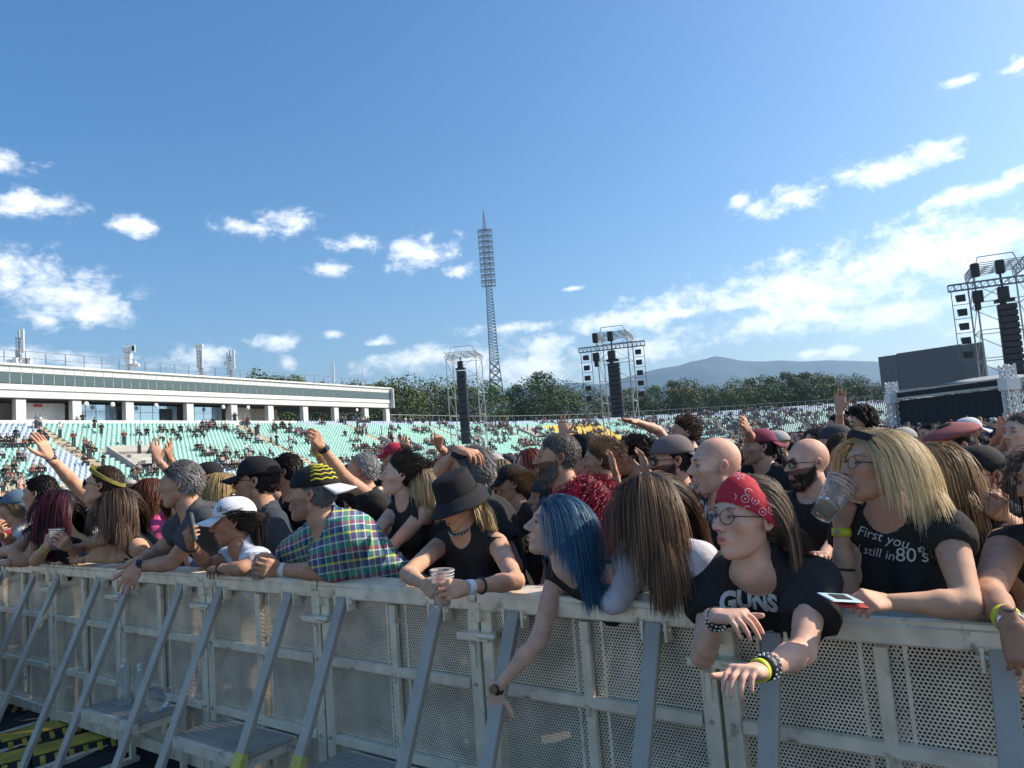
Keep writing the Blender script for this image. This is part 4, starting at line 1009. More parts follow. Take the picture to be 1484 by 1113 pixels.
def plaid():
    m = mat('plaid_cloth', (1, 1, 1), .9, bump=.2, bscale=60, spec=.2); nt = m.node_tree; N = nt.nodes; L = nt.links; b = N['Principled BSDF']
    tc = N.new('ShaderNodeTexCoord'); mp = N.new('ShaderNodeMapping'); mp.inputs['Rotation'].default_value = (.15, .1, .6); L.new(tc.outputs['Object'], mp.inputs[0]); sp = N.new('ShaderNodeSeparateXYZ'); L.new(mp.outputs[0], sp.inputs[0])
    def ramp(src, period, stops):
        a = N.new('ShaderNodeMath'); a.operation = 'DIVIDE'; L.new(src, a.inputs[0]); a.inputs[1].default_value = period; f = N.new('ShaderNodeMath'); f.operation = 'FRACT'; L.new(a.outputs[0], f.inputs[0])
        r = N.new('ShaderNodeValToRGB'); r.color_ramp.interpolation = 'CONSTANT'; e = r.color_ramp.elements; e[0].position = stops[0][0]; e[0].color = (*stops[0][1], 1); e[1].position = stops[1][0]; e[1].color = (*stops[1][1], 1)
        for p, c in stops[2:]: x = e.new(p); x.color = (*c, 1)
        L.new(f.outputs[0], r.inputs[0]); return r.outputs[0]
    g = (.06, .28, .20); w = (.70, .72, .66); y = (.72, .68, .08); pu = (.12, .10, .24); n_ = (.03, .06, .16); re = (.35, .05, .12)
    A = ramp(sp.outputs[2], .13, [(0, g), (.22, w), (.28, pu), (.5, y), (.58, n_), (.80, w), (.84, re)])
    s2 = N.new('ShaderNodeMath'); s2.operation = 'ADD'; L.new(sp.outputs[0], s2.inputs[0]); L.new(sp.outputs[1], s2.inputs[1])
    B = ramp(s2.outputs[0], .14, [(0, n_), (.2, w), (.25, g), (.5, y), (.56, pu), (.8, w), (.85, g)])
    x = N.new('ShaderNodeMix'); x.data_type = 'RGBA'; x.inputs[0].default_value = .5; L.new(A, x.inputs[6]); L.new(B, x.inputs[7]); L.new(x.outputs[2], b.inputs['Base Color']); return m
M['plaid'] = plaid()
def paisley():
    m = mat('red_bandana', (1, 1, 1), .8, bump=.2, bscale=40); nt = m.node_tree; N = nt.nodes; L = nt.links; b = N['Principled BSDF']; tc = N.new('ShaderNodeTexCoord')
    v = N.new('ShaderNodeTexVoronoi'); v.inputs['Scale'].default_value = 34; L.new(tc.outputs['Object'], v.inputs['Vector'])
    r = N.new('ShaderNodeValToRGB'); r.color_ramp.interpolation = 'CONSTANT'; e = r.color_ramp.elements; e[0].position = 0; e[0].color = (.75, .6, .6, 1); e[1].position = .10; e[1].color = (.50, .015, .035, 1)
    for p, c in ((.34, (.75, .6, .6, 1)), (.40, (.50, .015, .035, 1))): x = e.new(p); x.color = c
    L.new(v.outputs['Distance'], r.inputs[0]); v2 = N.new('ShaderNodeTexNoise'); v2.inputs['Scale'].default_value = 14; L.new(tc.outputs['Object'], v2.inputs['Vector']); g = N.new('ShaderNodeMath'); g.operation = 'GREATER_THAN'; g.inputs[1].default_value = .50; L.new(v2.outputs[0], g.inputs[0])
    x = N.new('ShaderNodeMix'); x.data_type = 'RGBA'; L.new(g.outputs[0], x.inputs[0]); x.inputs[6].default_value = (.50, .015, .035, 1); L.new(r.outputs[0], x.inputs[7]); L.new(x.outputs[2], b.inputs['Base Color']); return m
M['bandana'] = paisley()
CM = {}
def cmat(c, rough=.85):
    k = tuple(round(x, 3) for x in c)
    if k not in CM: CM[k] = mat('dyed_cloth', c, rough, var=.1, vscale=16, bump=.15, bscale=60, spec=.25)
    return CM[k]
# ------------------------------------------------------------------ the person builder
def dirv(yaw, pitch=0.0, roll=0.0):
    y, p, r = R_(yaw), R_(pitch), R_(roll)
    f = np.array([math.cos(y) * math.cos(p), math.sin(y) * math.cos(p), math.sin(p)]); l = np.array([-math.sin(y), math.cos(y), 0]); u = np.cross(f, l)
    l2 = l * math.cos(r) + u * math.sin(r); u2 = np.cross(f, l2); return np.array([f, l2, u2])       # rows: forward, left, up
def on_ray(px, py, A, L, mode):
    d = ray(px, py)
    if isinstance(mode, tuple):
        t = (mode[1] - (CAM - bpt(0, 0, 0)) @ bn) / (d @ bn); return CAM + d * t
    if isinstance(mode, (int, float)): return CAM + d * ((mode - CAM[2]) / d[2]) if mode < 1.7 else A
    d = d / np.linalg.norm(d); w = CAM - A; b = w @ d; c = w @ w - L * L; D = b * b - c
    if D < 0: q = CAM + d * (-b); v = q - A; return A + v / np.linalg.norm(v) * L
    return CAM + d * ((-b - math.sqrt(D)) if mode == 'n' else (-b + math.sqrt(D)))
TROU = {}
def trousers_mesh():
    if TROU: return TROU['m'], TROU['s']
    def f(P):
        d = ell(P, (0, 0, .93), (.12, .17, .13))
        for s in (-1, 1):
            d = smin(d, rc(P, (0, s * .085, .88), (.01, s * .10, .50), .088, .062), .04); d = smin(d, rc(P, (.01, s * .10, .5), (-.01, s * .11, .07), .062, .052), .03)
        return d
    V, F = surfnet(f, (-.25, -.3, -.0), (.25, .3, 1.1), .032)
    TROU['m'] = mesh_np('trousers', V, F, M['denim'], True, link_it=False).data
    def g(P):
        d = None
        for s in (-1, 1):
            q = smax(rc(P, (-.06, s * .12, .04), (.14, s * .13, .03), .045, .04), -P[:, 2], .01); d = q if d is None else np.minimum(d, q)
        return d
    V, F = surfnet(g, (-.15, -.2, -.03), (.25, .2, .12), .022); TROU['s'] = mesh_np('shoes', V, F, M['shoe'], True, link_it=False).data
    return TROU['m'], TROU['s']
def ribbons(paths, width, nrm_fn=None, taper=True):
    # paths: (n, k, 3)
    n, k, _ = paths.shape; T = np.gradient(paths, axis=1); T /= np.linalg.norm(T, axis=2, keepdims=True) + 1e-9
    up = nrm_fn if nrm_fn is not None else rng.normal(size=(n, 1, 3)) + np.zeros((n, k, 3))
    S = np.cross(T, up); S /= np.linalg.norm(S, axis=2, keepdims=True) + 1e-9
    w = np.full(k, width / 2.0)
    if taper: w = w * np.interp(np.linspace(0, 1, k), [0, .75, 1], [1, .9, .25])
    A = paths - S * w[None, :, None]; B = paths + S * w[None, :, None]
    V = np.stack([A, B], 2).reshape(-1, 3); i = np.arange(n)[:, None] * k * 2 + np.arange(k - 1)[None] * 2; i = i.ravel()
    return V, np.stack([i, i + 1, i + 3, i + 2], 1)
class Person:
    def __init__(s, S):
        s.S = S; k = s.k = PS * S.get('hs', 1.0) * (.93 if 'hc' not in S else 1); Y = S.get('Y') or 282.0 / S['hh']; s.q = S.get('q', 1)
        s.hc = at(*S['p'], Y) if 'hc' not in S else np.array(S['hc'], float)
        s.H = dirv(*S.get('head', (180, 0, 0))); s.fem = S.get('sex', 'm') == 'f'
        by = S.get('body', 215); s.bf = dirv(by)[0]; s.bl = dirv(by)[1]; lean = S.get('lean', .12)
        if 'hc' not in S:
            om = S.get('omin', .05 if S.get('row') == 1 else .55)
            for _ in range(40):
                N = s.hc + k * (-s.bf * .03 - z3 * .165 - s.H[0] * .01); o = (N - bpt(0, 0, 0)) @ bn; lean = float(np.clip(-(.34 + .06 * k - o) / k / (s.bf @ bn), S.get('lean', .12), .46))
                if o > om: break
                Y *= 1.012; k = s.k = k * 1.012; s.hc = at(*S['p'], Y)
            if k > 1.40: 0 and print("big", S['label'][:40], k)
        s.N = s.hc + k * (-s.bf * .03 - z3 * .165 - s.H[0] * .01) + k * np.array(S.get('noff', (0, 0, 0)))
        s.pel = s.N - s.bf * lean * k; s.pel[2] = s.N[2] - math.sqrt(max(.05, .52 ** 2 - lean ** 2)) * k
        s.ax = s.pel - s.N; s.ax /= np.linalg.norm(s.ax); fr = np.cross(s.bl, -s.ax); s.fr = fr / np.linalg.norm(fr)
        s.TA = np.array([s.fr, s.bl, -s.ax]); sw = (.150 if s.fem else .178) * k * S.get('w', 1.0); s.sw = sw
        s.Sh = {'l': s.N + s.bl * sw + s.ax * .045 * k, 'r': s.N - s.bl * sw + s.ax * .045 * k}
        for sd in 'lr':
            if 'raise' in S and sd in S['raise']: s.Sh[sd] = s.Sh[sd] - s.ax * .05 * k
        s.root = empty('person', (s.pel[0], s.pel[1], 0), S['label'], 'person', S.get('group')); s.org = np.array([s.pel[0], s.pel[1], 0.0])
        s.arms(); s.build()
    def arms(s):
        k = s.k; s.A = {}
        La, Lf, Lh = (.27 * k, .245 * k, .16 * k) if s.fem else (.29 * k, .262 * k, .17 * k)
        for sd in 'lr':
            sp = s.S.get(sd); Sh = s.Sh[sd]; sg = 1 if sd == 'l' else -1
            if sp is None: sp = s.S.get('arms', 'down')
            if sp == 'down' and s.S.get('row') == 1:
                so_ = (Sh - bpt(0, 0, 0)) @ bd; Wr = bpt(so_ - .12 * sg, .09, 1.25); E = (Sh + Wr) / 2 + bn * .03 - z3 * .02 + s.bl * sg * .07 * k; T = Wr - bn * Lh * .8 - bd * .05 - z3 * .03; pn = -z3; pose = 'relaxed'
            elif sp == 'down':
                E = Sh + s.ax * La * .96 + s.bl * sg * .05 * k - s.fr * .03 * k; Wr = E + s.ax * Lf * .75 + s.fr * Lf * .6; d = (Wr - E) / Lf; T = Wr + d * Lh; pn = -s.bl * sg; pose = 'relaxed'
            elif sp == 'up':
                E = Sh - s.ax * La * .45 + s.bl * sg * La * .35 + s.fr * La * .8; Wr = E - s.ax * Lf * .95 - s.bl * sg * Lf * .1; T = Wr + (Wr - E) / Lf * Lh; pn = s.fr; pose = 'open'
            elif sp == 'clap':
                E = Sh + s.ax * La * .25 + s.fr * La * .85 + s.bl * sg * La * .15; Wr = E - s.ax * Lf * .75 + s.fr * Lf * .25 - s.bl * sg * Lf * .55; T = Wr + (-s.ax * .9 + s.fr * .1) * Lh; pn = -s.bl * sg; pose = 'flat'
            else:
                e, w, t, pose, pn = sp
                E = on_ray(*e[:2], Sh, La, e[2]); 
                if 's' in e[3:]: pass
                Wr = on_ray(*w[:2], E, Lf, w[2]); T = on_ray(*t[:2], Wr, Lh, t[2]); pn = np.asarray(pn, float)
            x = T - Wr; x /= np.linalg.norm(x); pn = pn - x * (pn @ x); pn /= np.linalg.norm(pn) + 1e-9; z = -pn; y = np.cross(z, x)
            s.A[sd] = dict(S=Sh, E=E, W=Wr, T=T, x=x, y=y * (1 if sd == 'r' else -1), z=z, pose=pose)
    def sub(s, name, V, F, m, smooth=True, attrs=None, color=None):
        o = mesh_np(name, np.asarray(V) - s.org, F, m, smooth, s.root, attrs)
        if color: o.color = (*color, 1)
        return o
    def W(s, P): return s.hc + (np.asarray(P, float) * s.k) @ s.H
    def torso(s, P, off=0.0):
        k = s.k; w = (P - s.N) @ s.TA.T; sc = 1.38 if not s.S.get('stout') else 1.12
        Q = w.copy(); Q[:, 0] *= sc; f = 1.0 if not s.fem else .88; st = s.S.get('stout', 1.0); o = off
        d = rc(Q, (0.0, 0, -.13 * k), (0, 0, -.32 * k), (.150 * f) * k * st + o, (.125 * f) * k * st + o)
        d = smin(d, rc(Q, (0, 0, -.32 * k), (0, 0, -.50 * k), .125 * f * k * st + o, .155 * f * k * st + o), .05)
        for sg in (-1, 1):
            d = smin(d, rc(Q, (0, sg * .06 * k, -.10 * k), (0, sg * (s.sw - .03 * k), -.07 * k), .075 * k + o, .058 * k + o), .06)
            if s.fem: d = smin(d, ell(w, (.085 * k, sg * .065 * k, -.185 * k), np.array([.055, .060, .062]) * k + o), .03)
        return d * .9
    def neck(s, P):
        k = s.k; t = s.W((-.015, 0, -.065)); r = .050 if s.fem else .060
        d = rc(P, s.N + s.ax * .02 * k, t, (r + .006) * k, r * k)
        for sg in (-1, 1): d = smin(d, rc(P, s.N - s.ax * .035 * k, s.N + s.bl * sg * s.sw * .72 + s.ax * .02 * k, .035 * k, .035 * k), .05)
        return d
    def arm(s, P, sd, off=0.0, frac=None):
        a = s.A[sd]; k = s.k * (.90 if s.fem else 1.05) * s.S.get('armw', 1.0)
        if frac is not None:
            e = a['S'] + (a['E'] - a['S']) * frac; return rc(P, a['S'], e, .060 * k + off, (.060 - .018 * min(frac, 1)) * k + off * (1.0 if frac < .45 else 1.7))
        d = rc(P, a['S'], a['E'], .056 * k, .037 * k); v = a['W'] - a['E']
        g = smin(rc(P, a['E'], a['E'] + v * .3, .036 * k, .0375 * k), rc(P, a['E'] + v * .3, a['W'], .0375 * k, .0245 * k), .02); return smin(d, g, .02)
    def build(s):
        S = s.S; k = s.k; hv = S.get('hv', 'f' if s.fem else 'm'); hp = S.get('h', .018 if s.q == 1 else .024)
        V, F, C, HV, HD = head_mesh(hv, s.q); Vw = s.W(V); C = C.copy(); s.HVl = HV
        if S.get('beard') and not S['beard'].get('chin'): S['stub'] = max(S.get('stub', 0), 1.25)
        if S.get('stub'):     # stubble as a tint of the skin
            x, y, z = V.T; m = ((x > -.0) & (z < -.030 - (x < .03) * 0 + np.abs(y) * .2) & (z > -.13)) | ((x > .09) & (z < -.036) & (z > -.05)); lip = (np.abs(y) < .024) & (np.abs(z + .0585) < .010) & (x > .07); m &= ~lip; C[m] *= (1 - .55 * S['stub'])
        if S.get('buzz'):
            m = scalp(V) > S.get('bald', 0); C[m] *= np.array(S['buzz'])
        Vs = [Vw]; Fs = [tuple(f) for f in F]; Cs = [C]; n = len(V)
        def f(P):
            d = s.torso(P); d = smin(d, s.neck(P), .03)
            for sd in 'lr': d = smin(d, s.arm(P, sd), .03)
            return d
        pts = [s.N + s.TA.T @ np.array([a, b, c]) * k for a in (-.16, .18) for b in (-.26, .26) for c in (-.56, .08)] + [s.A[sd][q] for sd in 'lr' for q in 'SEW'] + [s.hc]
        lo = np.min(pts, 0) - .07 * k; hi = np.max(pts, 0) + .07 * k
        V1, F1 = surfnet(f, lo, hi, hp); Vs.append(V1); Fs += [tuple(r) for r in (F1 + n)]; Cs.append(np.ones((len(V1), 3))); n += len(V1)
        for sd in 'lr':
            a = s.A[sd]
            if a['pose'] == 'none': continue
            hv_, hf = hand_mesh(a['pose'], (.0052 if s.S.get('row') == 1 else .0064) if s.q == 1 else .0095); kk = s.k * (.93 if s.fem else 1.04); w = a['W'] + (hv_[:, :1] * a['x'] + hv_[:, 1:2] * a['y'] + hv_[:, 2:] * a['z']) * kk
            hf2 = hf if sd == 'r' else hf[:, ::-1]
            Vs.append(w); Fs += [tuple(r) for r in (hf2 + n)]; c = np.ones((len(w), 3)); tip = hv_[:, 0] > .10; c[tip] *= (1, .92, .90); Cs.append(c); n += len(w)
        s.body = s.sub('body', np.vstack(Vs), Fs, M['skin'] if s.q == 1 else M['skin2'], True, {'tint': ('POINT', np.vstack(Cs))}, S.get('skin', (.50, .30, .21)))
        s.shirt(hp)
        tm, sm_ = trousers_mesh(); o = bpy.data.objects.new('trousers', tm); link(o, s.root); zs = max(.5, (s.pel[2] + .02) / .95); o.scale = (k, k, zs); o.rotation_euler = (0, 0, math.atan2(s.bf[1], s.bf[0]))
        o2 = bpy.data.objects.new('shoes', sm_); link(o2, s.root); o2.scale = (k, k, k); o2.rotation_euler = o.rotation_euler
        h = S.get('hair')
        if h: s.hair(**h)
        if S.get('beard'): s.beard(**S['beard'])
        if S.get('hat'): s.hat(**S['hat'])
        if S.get('glasses'): s.glasses(S['glasses'], S.get('gup', 0))
        for b in S.get('bands', ()): s.band(*b)
        for t in S.get('prints', ()): s.prnt(*t)
    def shirt(s, hp):
        S = s.S; k = s.k; st = S.get('top', 'tee'); col = S.get('col', (.030, .029, .029)); fl = {'tee': .55, 'cap': .28, 'long': .9, 'rolled': .95}.get(st); rs = np.random.default_rng(int(abs(s.hc[0] * 1000)) + 5)
        W1 = rs.normal(size=(7, 3)) * 26; ph = rs.uniform(0, 6.28, 7); off = S.get('loose', .012)
        def f(P):
            d = smin(s.torso(P, off), s.neck(P) - off * .7, .03)
            if not fl:
                for sd in 'lr': d = smin(d, s.arm(P, sd, off * .4, .10), .03)
            if fl:
                for sd in 'lr':
                    a = s.A[sd]; v = a['E'] - a['S']; L = np.linalg.norm(v); v = v / L; q = s.arm(P, sd, off + .004, min(fl + .1, 1.0)); q = smax(q, (P - (a['S'] + v * L * fl)) @ v, .004); d = smin(d, q, .035)
                    if st in ('long',):
                        v2 = a['W'] - a['E']; d = smin(d, rc(P, a['E'], a['E'] + v2 * .85, .046 * k + off, .032 * k + off), .02)
            fold = np.zeros(len(P))
            for i in range(7): fold += np.sin(P @ (W1[i] * np.array([1, 1, .45])) + ph[i])
            fold2 = np.maximum(0, np.sin(P @ np.array([14, 9, 40.0]) + 2 * np.sin(P @ np.array([9, -7, 6.0]))) - .4)
            d = d + fold * .0015 + fold2 * .006 - .002
            nr = {'tee': .084, 'cap': .092, 'tank': .084, 'long': .085, 'rolled': .085}[st] * k * (.92 if s.fem else 1)
            d = smax(d, (s.N - s.ax * .060 * k - P) @ s.ax, .004)
            cn = s.N - s.ax * .052 * k + s.fr * (.034 if st != 'tank' else .07) * k; d = smax(d, -(np.linalg.norm(P - cn, axis=1) - nr), .006)
            if st == 'tank':
                for sd, sg in (('l', 1), ('r', -1)):
                    c = s.A[sd]['S'] + s.bl * sg * .050 * k + s.ax * .010 * k; d = smax(d, -(np.linalg.norm((P - c), axis=1) - .080 * k), .006)
            return smax(d, (P - (s.N + s.ax * .57 * k)) @ s.ax, .01)
        pts = [s.N + s.TA.T @ np.array([a, b, c]) * k for a in (-.18, .20) for b in (-.27, .27) for c in (-.60, .06)]
        if fl: pts += [s.A[sd]['S'] + (s.A[sd]['E'] - s.A[sd]['S']) * (fl + .1) for sd in 'lr']
        if st == 'long': pts += [s.A[sd]['W'] for sd in 'lr']
        lo = np.min(pts, 0) - .07; hi = np.max(pts, 0) + .07; V, F = surfnet(f, lo, hi, hp * .9)
        m = S.get('mat') or M['cloth']; nm = {'tank': 'tank_top'}.get(st, 'shirt'); s.sh = s.sub(nm, V, F, m, True, None, col); s.shV, s.shF = V, F
    def hsdf(s, P):
        Q = ((P - s.hc) @ s.H.T) / s.k; d = smin(ell(Q, (-.014, 0, .032), (.100, .079, .092)), ell(Q, (.022, 0, -.030), (.072, .062, .088)), .035) * s.k
        return np.minimum(d, np.minimum(s.torso(P, .014), s.neck(P)))
    def roots(s, n, mask, q=None):
        P = s.HVl; m = np.argwhere(mask(P) > 0).ravel()
        if not len(m): return np.zeros((0, 3)), np.zeros((0, 3))
        # area-weighted: sample random directions instead
        D = rng.normal(size=(n * 6, 3)); D /= np.linalg.norm(D, axis=1)[:, None]; o = np.array([-.012, 0, .02]); t = np.full(len(D), .11)
        for _ in range(14): t = t - np.minimum(head_sdf(o + D * t[:, None], 'm'), .03) * .8
        R = o + D * t[:, None]; ok = mask(R) > 0; R = R[ok][:n]; return R, D[ok][:n]
    def strands(s, R, D, L, steps, comb, grav, stiff=.55, wave=0.0, curl=0.0, layer=(.001, .02), jit=.25, fall=None, width=.0042, name='hair', col=((.1, .06, .04), (.12, .08, .05)), hi=None, curlr=.012, lenvar=.18):
        n = len(R); 
        if not n: return None
        k = s.k; P = s.W(R); Nn = D @ s.H; lay = rng.uniform(layer[0], layer[1], n) * k; P = P + Nn * .002
        Lr = L * k * rng.uniform(1 - lenvar, 1, n); seg = Lr / steps; cw = comb(R) @ s.H; cw = cw + rng.normal(size=(n, 3)) * jit * .5
        d = cw - Nn * (np.einsum('ij,ij->i', cw, Nn) - .25)[:, None]; d /= np.linalg.norm(d, axis=1)[:, None] + 1e-9
        G = np.array([0, 0, -1.0]) if fall is None else np.asarray(fall, float); out = [P.copy()]
        wp = rng.uniform(0, 6.28, n); clump = np.sin(R[:, 0] * 90 + R[:, 2] * 60)[:, None]
        for i in range(steps):
            t = i / steps; g = grav * (.3 + 1.2 * t)
            d = d + G * g + rng.normal(size=(n, 3)) * jit * .12
            if wave: d = d + np.cross(d, Nn) * (wave * np.sin(i * 1.3 + wp * .35 + clump[:, 0] * 2))[:, None]
            d /= np.linalg.norm(d, axis=1)[:, None]; P = P + d * seg[:, None]
            v = s.hsdf(P); m = v < lay
            if m.any():
                e = .004; Pm = P[m]; g3 = np.stack([s.hsdf(Pm + np.eye(3)[a] * e) for a in range(3)], 1) - v[m][:, None]; g3 /= np.linalg.norm(g3, axis=1)[:, None] + 1e-9
                P[m] = Pm + g3 * (lay[m] - v[m])[:, None]; dm = d[m]; d[m] = dm - g3 * np.minimum(0, np.einsum('ij,ij->i', dm, g3))[:, None] * .8
            out.append(P.copy())
        X = np.stack(out, 1)
        if curl:
            ns = X.shape[1]; kk = 3; tt = np.linspace(0, ns - 1, (ns - 1) * kk + 1); i0 = np.clip(tt.astype(int), 0, ns - 2); fr = (tt - i0)[None, :, None]; X = X[:, i0] * (1 - fr) + X[:, i0 + 1] * fr
            T = np.gradient(X, axis=1); T /= np.linalg.norm(T, axis=2, keepdims=True) + 1e-9; a = np.cross(T, np.array([.3, .9, .1])); a /= np.linalg.norm(a, axis=2, keepdims=True); b = np.cross(T, a); an = (tt * curl)[None, :, None] + wp[:, None, None]; amp = curlr * k * np.minimum(1, tt / 3)[None, :, None]; X = X + (a * np.cos(an) + b * np.sin(an)) * amp
        c = (s.W((-.01, 0, .0)))[None, None]; up = X - c; up[..., 2] *= .25; up = up + rng.normal(size=(len(X), 1, 3)) * .022
        V, F = ribbons(X, width * k, up); ns = X.shape[1]
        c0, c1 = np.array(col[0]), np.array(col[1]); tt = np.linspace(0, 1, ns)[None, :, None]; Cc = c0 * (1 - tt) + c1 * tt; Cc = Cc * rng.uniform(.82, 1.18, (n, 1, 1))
        if hi is not None:
            mk = (rng.uniform(size=n) < hi[1]) | (clump[:, 0] > 1 - hi[1]); Cc = np.where(mk[:, None, None], Cc * .35 + .65 * np.array(hi[0]) * rng.uniform(.85, 1.15, (n, 1, 1)) * (.45 + .55 * np.minimum(1, tt * 3)), Cc)
        Cc = np.repeat(Cc.reshape(-1, 3), 2, axis=0) if Cc.shape[1] == ns else Cc
        return s.sub(name, V, F, M['hair'], True, {'tint': ('POINT', Cc)})
    def shell(s, mask, thick, col, name='hair_base', rough=.0):
        V, F, C, HV, HD = head_mesh(s.S.get('hv', 'f' if s.fem else 'm'), s.q); mv = mask(HV); t = np.clip(mv / .03, -.2, 1); w = HV + HD * (thick * t + rough * np.array([mnoise.noise(Vector(p * 60)) for p in HV]) * (t > 0))[:, None]
        Fh = [f for f in F if max(f) < len(HV) and max(mv[i] for i in f) > 0]
        u = sorted({i for f in Fh for i in f}); mp = {a: b for b, a in enumerate(u)}; Fh = [tuple(mp[i] for i in f) for f in Fh]; w = w[u]
        return s.sub(name, s.W(w), Fh, M['hair'], True, {'tint': ('POINT', np.tile(col, (len(w), 1)))})
    def hair(s, kind='short', col=((.08, .05, .035), (.10, .07, .05)), n=None, L=None, hi=None, part=0.0, bald=0.0, wave=.25, back=.5, cover=None, width=None, vol=.012, fall=None, grav=.35, maxz=None, tie=None, rmask=None):
        mask0 = lambda P: scalp(P, bald)
        def mask(P):
            v = mask0(P)
            if mz[0] is not None: v = np.minimum(v, mz[0] - P[:, 2] + P[:, 0] * .12)
            if rmask is not None: v = np.minimum(v, rmask(P))
            return v
        mz = [maxz]
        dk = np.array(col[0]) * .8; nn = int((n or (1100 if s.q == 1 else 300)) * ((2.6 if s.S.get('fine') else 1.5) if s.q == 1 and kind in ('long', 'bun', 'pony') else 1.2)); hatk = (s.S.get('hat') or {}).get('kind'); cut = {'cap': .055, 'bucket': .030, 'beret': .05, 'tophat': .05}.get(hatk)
        if cut and maxz is None: mz[0] = cut
        wd = width or (.0020 if s.S.get('fine') else .0034 if s.q == 1 and kind == 'long' else .0028 if s.q == 1 else .007)
        if kind == 'short':
            vol = vol if vol != .012 else (.004 if hatk else .008)
            s.shell(lambda P: scalp(P, bald), vol * .5, dk, rough=.002); R, D = s.roots(int(nn * 1.7), mask)
            s.strands(R, D, L or .019, 4, lambda R: np.stack([-.75 + 0 * R[:, 0], np.sign(R[:, 1] - part) * .25, -.45 - .0 * R[:, 0]], 1) * 1.0, 0.10, wave=.0, layer=(.002, vol * .8), jit=.22, width=wd * 1.3, col=col, hi=hi)
        elif kind == 'up':
            s.shell(lambda P: scalp(P, bald), vol * .7, dk, rough=.006); R, D = s.roots(nn, mask)
            s.strands(R, D, L or .05, 4, lambda R: np.stack([-1 + 0 * R[:, 0], 0 * R[:, 0], .6 + 0 * R[:, 0]], 1), -.02, layer=(.006, vol + .008), jit=.8, width=wd * 1.1, col=col, hi=hi)
        elif kind in ('long', 'curly'):
            s.shell(lambda P: scalp(P, bald) if rmask is None else np.minimum(scalp(P, bald), rmask(P)), vol * .55, dk); R, D = s.roots(nn, mask)
            cmb = lambda R: np.stack([-back + 0 * R[:, 0], np.where(R[:, 1] > part, 1.0, -1.0) * .8, -.45 + 0 * R[:, 0]], 1)
            if kind == 'long': s.strands(R, D, L or .45, 13, cmb, grav, wave=wave * .22, layer=(.002, vol * .75), jit=.10, width=wd, col=col, hi=hi, fall=fall, lenvar=.30)
            else: s.strands(R, D, L or .4, 13, cmb, grav, wave=.1, curl=2.0, layer=(.012, .035), jit=.4, width=wd * 1.3, col=col, hi=hi, fall=fall)
        elif kind in ('bun', 'pony'):
            s.shell(lambda P: scalp(P, bald), .010, dk); R, D = s.roots(nn, mask); c = np.array(tie or (-.10, 0, .055))
            s.strands(R, D, .10, 6, lambda R: (c - R) / .1, 0, layer=(.008, .012), jit=.12, width=wd, col=col, hi=hi)
            D2 = rng.normal(size=(nn // 3, 3)); D2 /= np.linalg.norm(D2, axis=1)[:, None]
            if kind == 'bun': s.strands(c + D2 * .02, D2, .09, 6, lambda R: np.cross(R - c, [.2, .1, 1.0]) * 30 + D2 * .4, 0, layer=(-.2, -.2), jit=.7, width=wd * 1.4, col=col, hi=hi, name='hair_bun', curl=1.2, curlr=.014)
            else: s.strands(c + D2 * .018, D2, L or .2, 12, lambda R: np.tile([-1.0, 0, -.6], (len(R), 1)), 1.0, layer=(.002, .008), jit=.12, wave=wave * .3, width=wd, col=col, hi=hi, name='ponytail')
    def beard(s, L=.03, col=((.05, .035, .025), (.07, .05, .04)), n=700, low=-.03, chin=False):
        def mk(P):
            x, y, z = P.T; ay = np.abs(y); top_ = np.maximum(low - .012, low - .012 + (.055 - x) * .95); m = np.minimum(x + .004 - np.maximum(0, -.05 - z) * .55, np.minimum(top_ - z, .2)); m = np.where((x > .075) & (z > -.052) & (z < -.040) & (ay < .028), .02, m); lip = np.sqrt((ay / .026) ** 2 + ((z + .0585) / .012) ** 2) - 1; m = np.minimum(m, lip); nose = np.where((x > .07) & (z > -.040), -1, 1)
            if chin: m = np.minimum(m, np.minimum(x - .055, .030 - ay))
            return np.minimum(m, nose)
        R, D = s.roots(int(n * 2.2), lambda P: mk(P) - rng.uniform(0, .022, len(P)) * (P[:, 0] < .05)); s.strands(R, D, L, 5, lambda R: np.tile([.15, 0, -1.0], (len(R), 1)), .8, layer=(.0005, .008), jit=.3, width=.0024 if s.q == 1 else .007, col=col, name='beard', lenvar=.7)
    def hat(s, kind, col=(.02, .02, .022), m=None, back=False, tilt=0.0, drop=.0, brim=None, logo=None, S_zig=False):
        mm = m or cmat(col); k = s.k; V = []; F = []; drop = drop + (.010 if kind == 'cap' else 0); c = np.array([-.012, 0, .030 - drop]); rx, ry, rz = .110, .090, (.105 if kind == 'cap' else .098)
        ct, stt = math.cos(R_(tilt)), math.sin(R_(tilt))
        def T(P): P = np.asarray(P, float) - c; x = P[..., 0] * ct - P[..., 2] * stt; z = P[..., 0] * stt + P[..., 2] * ct; return np.stack([x, P[..., 1], z], -1) + c
        nu, nv = 32, 10
        def grid(fn, nu, nv, name, mt, solid=.0025):
            V = np.array([fn(2 * math.pi * u / nu, v / nv) for v in range(nv + 1) for u in range(nu)]); F = [(v * nu + u, v * nu + (u + 1) % nu, (v + 1) * nu + (u + 1) % nu, (v + 1) * nu + u) for v in range(nv) for u in range(nu)]
            o = s.sub(name, s.W(T(V)), F, mt)
            if solid: md = o.modifiers.new('s', 'SOLIDIFY'); md.thickness = solid * k; md.offset = 0
            return o
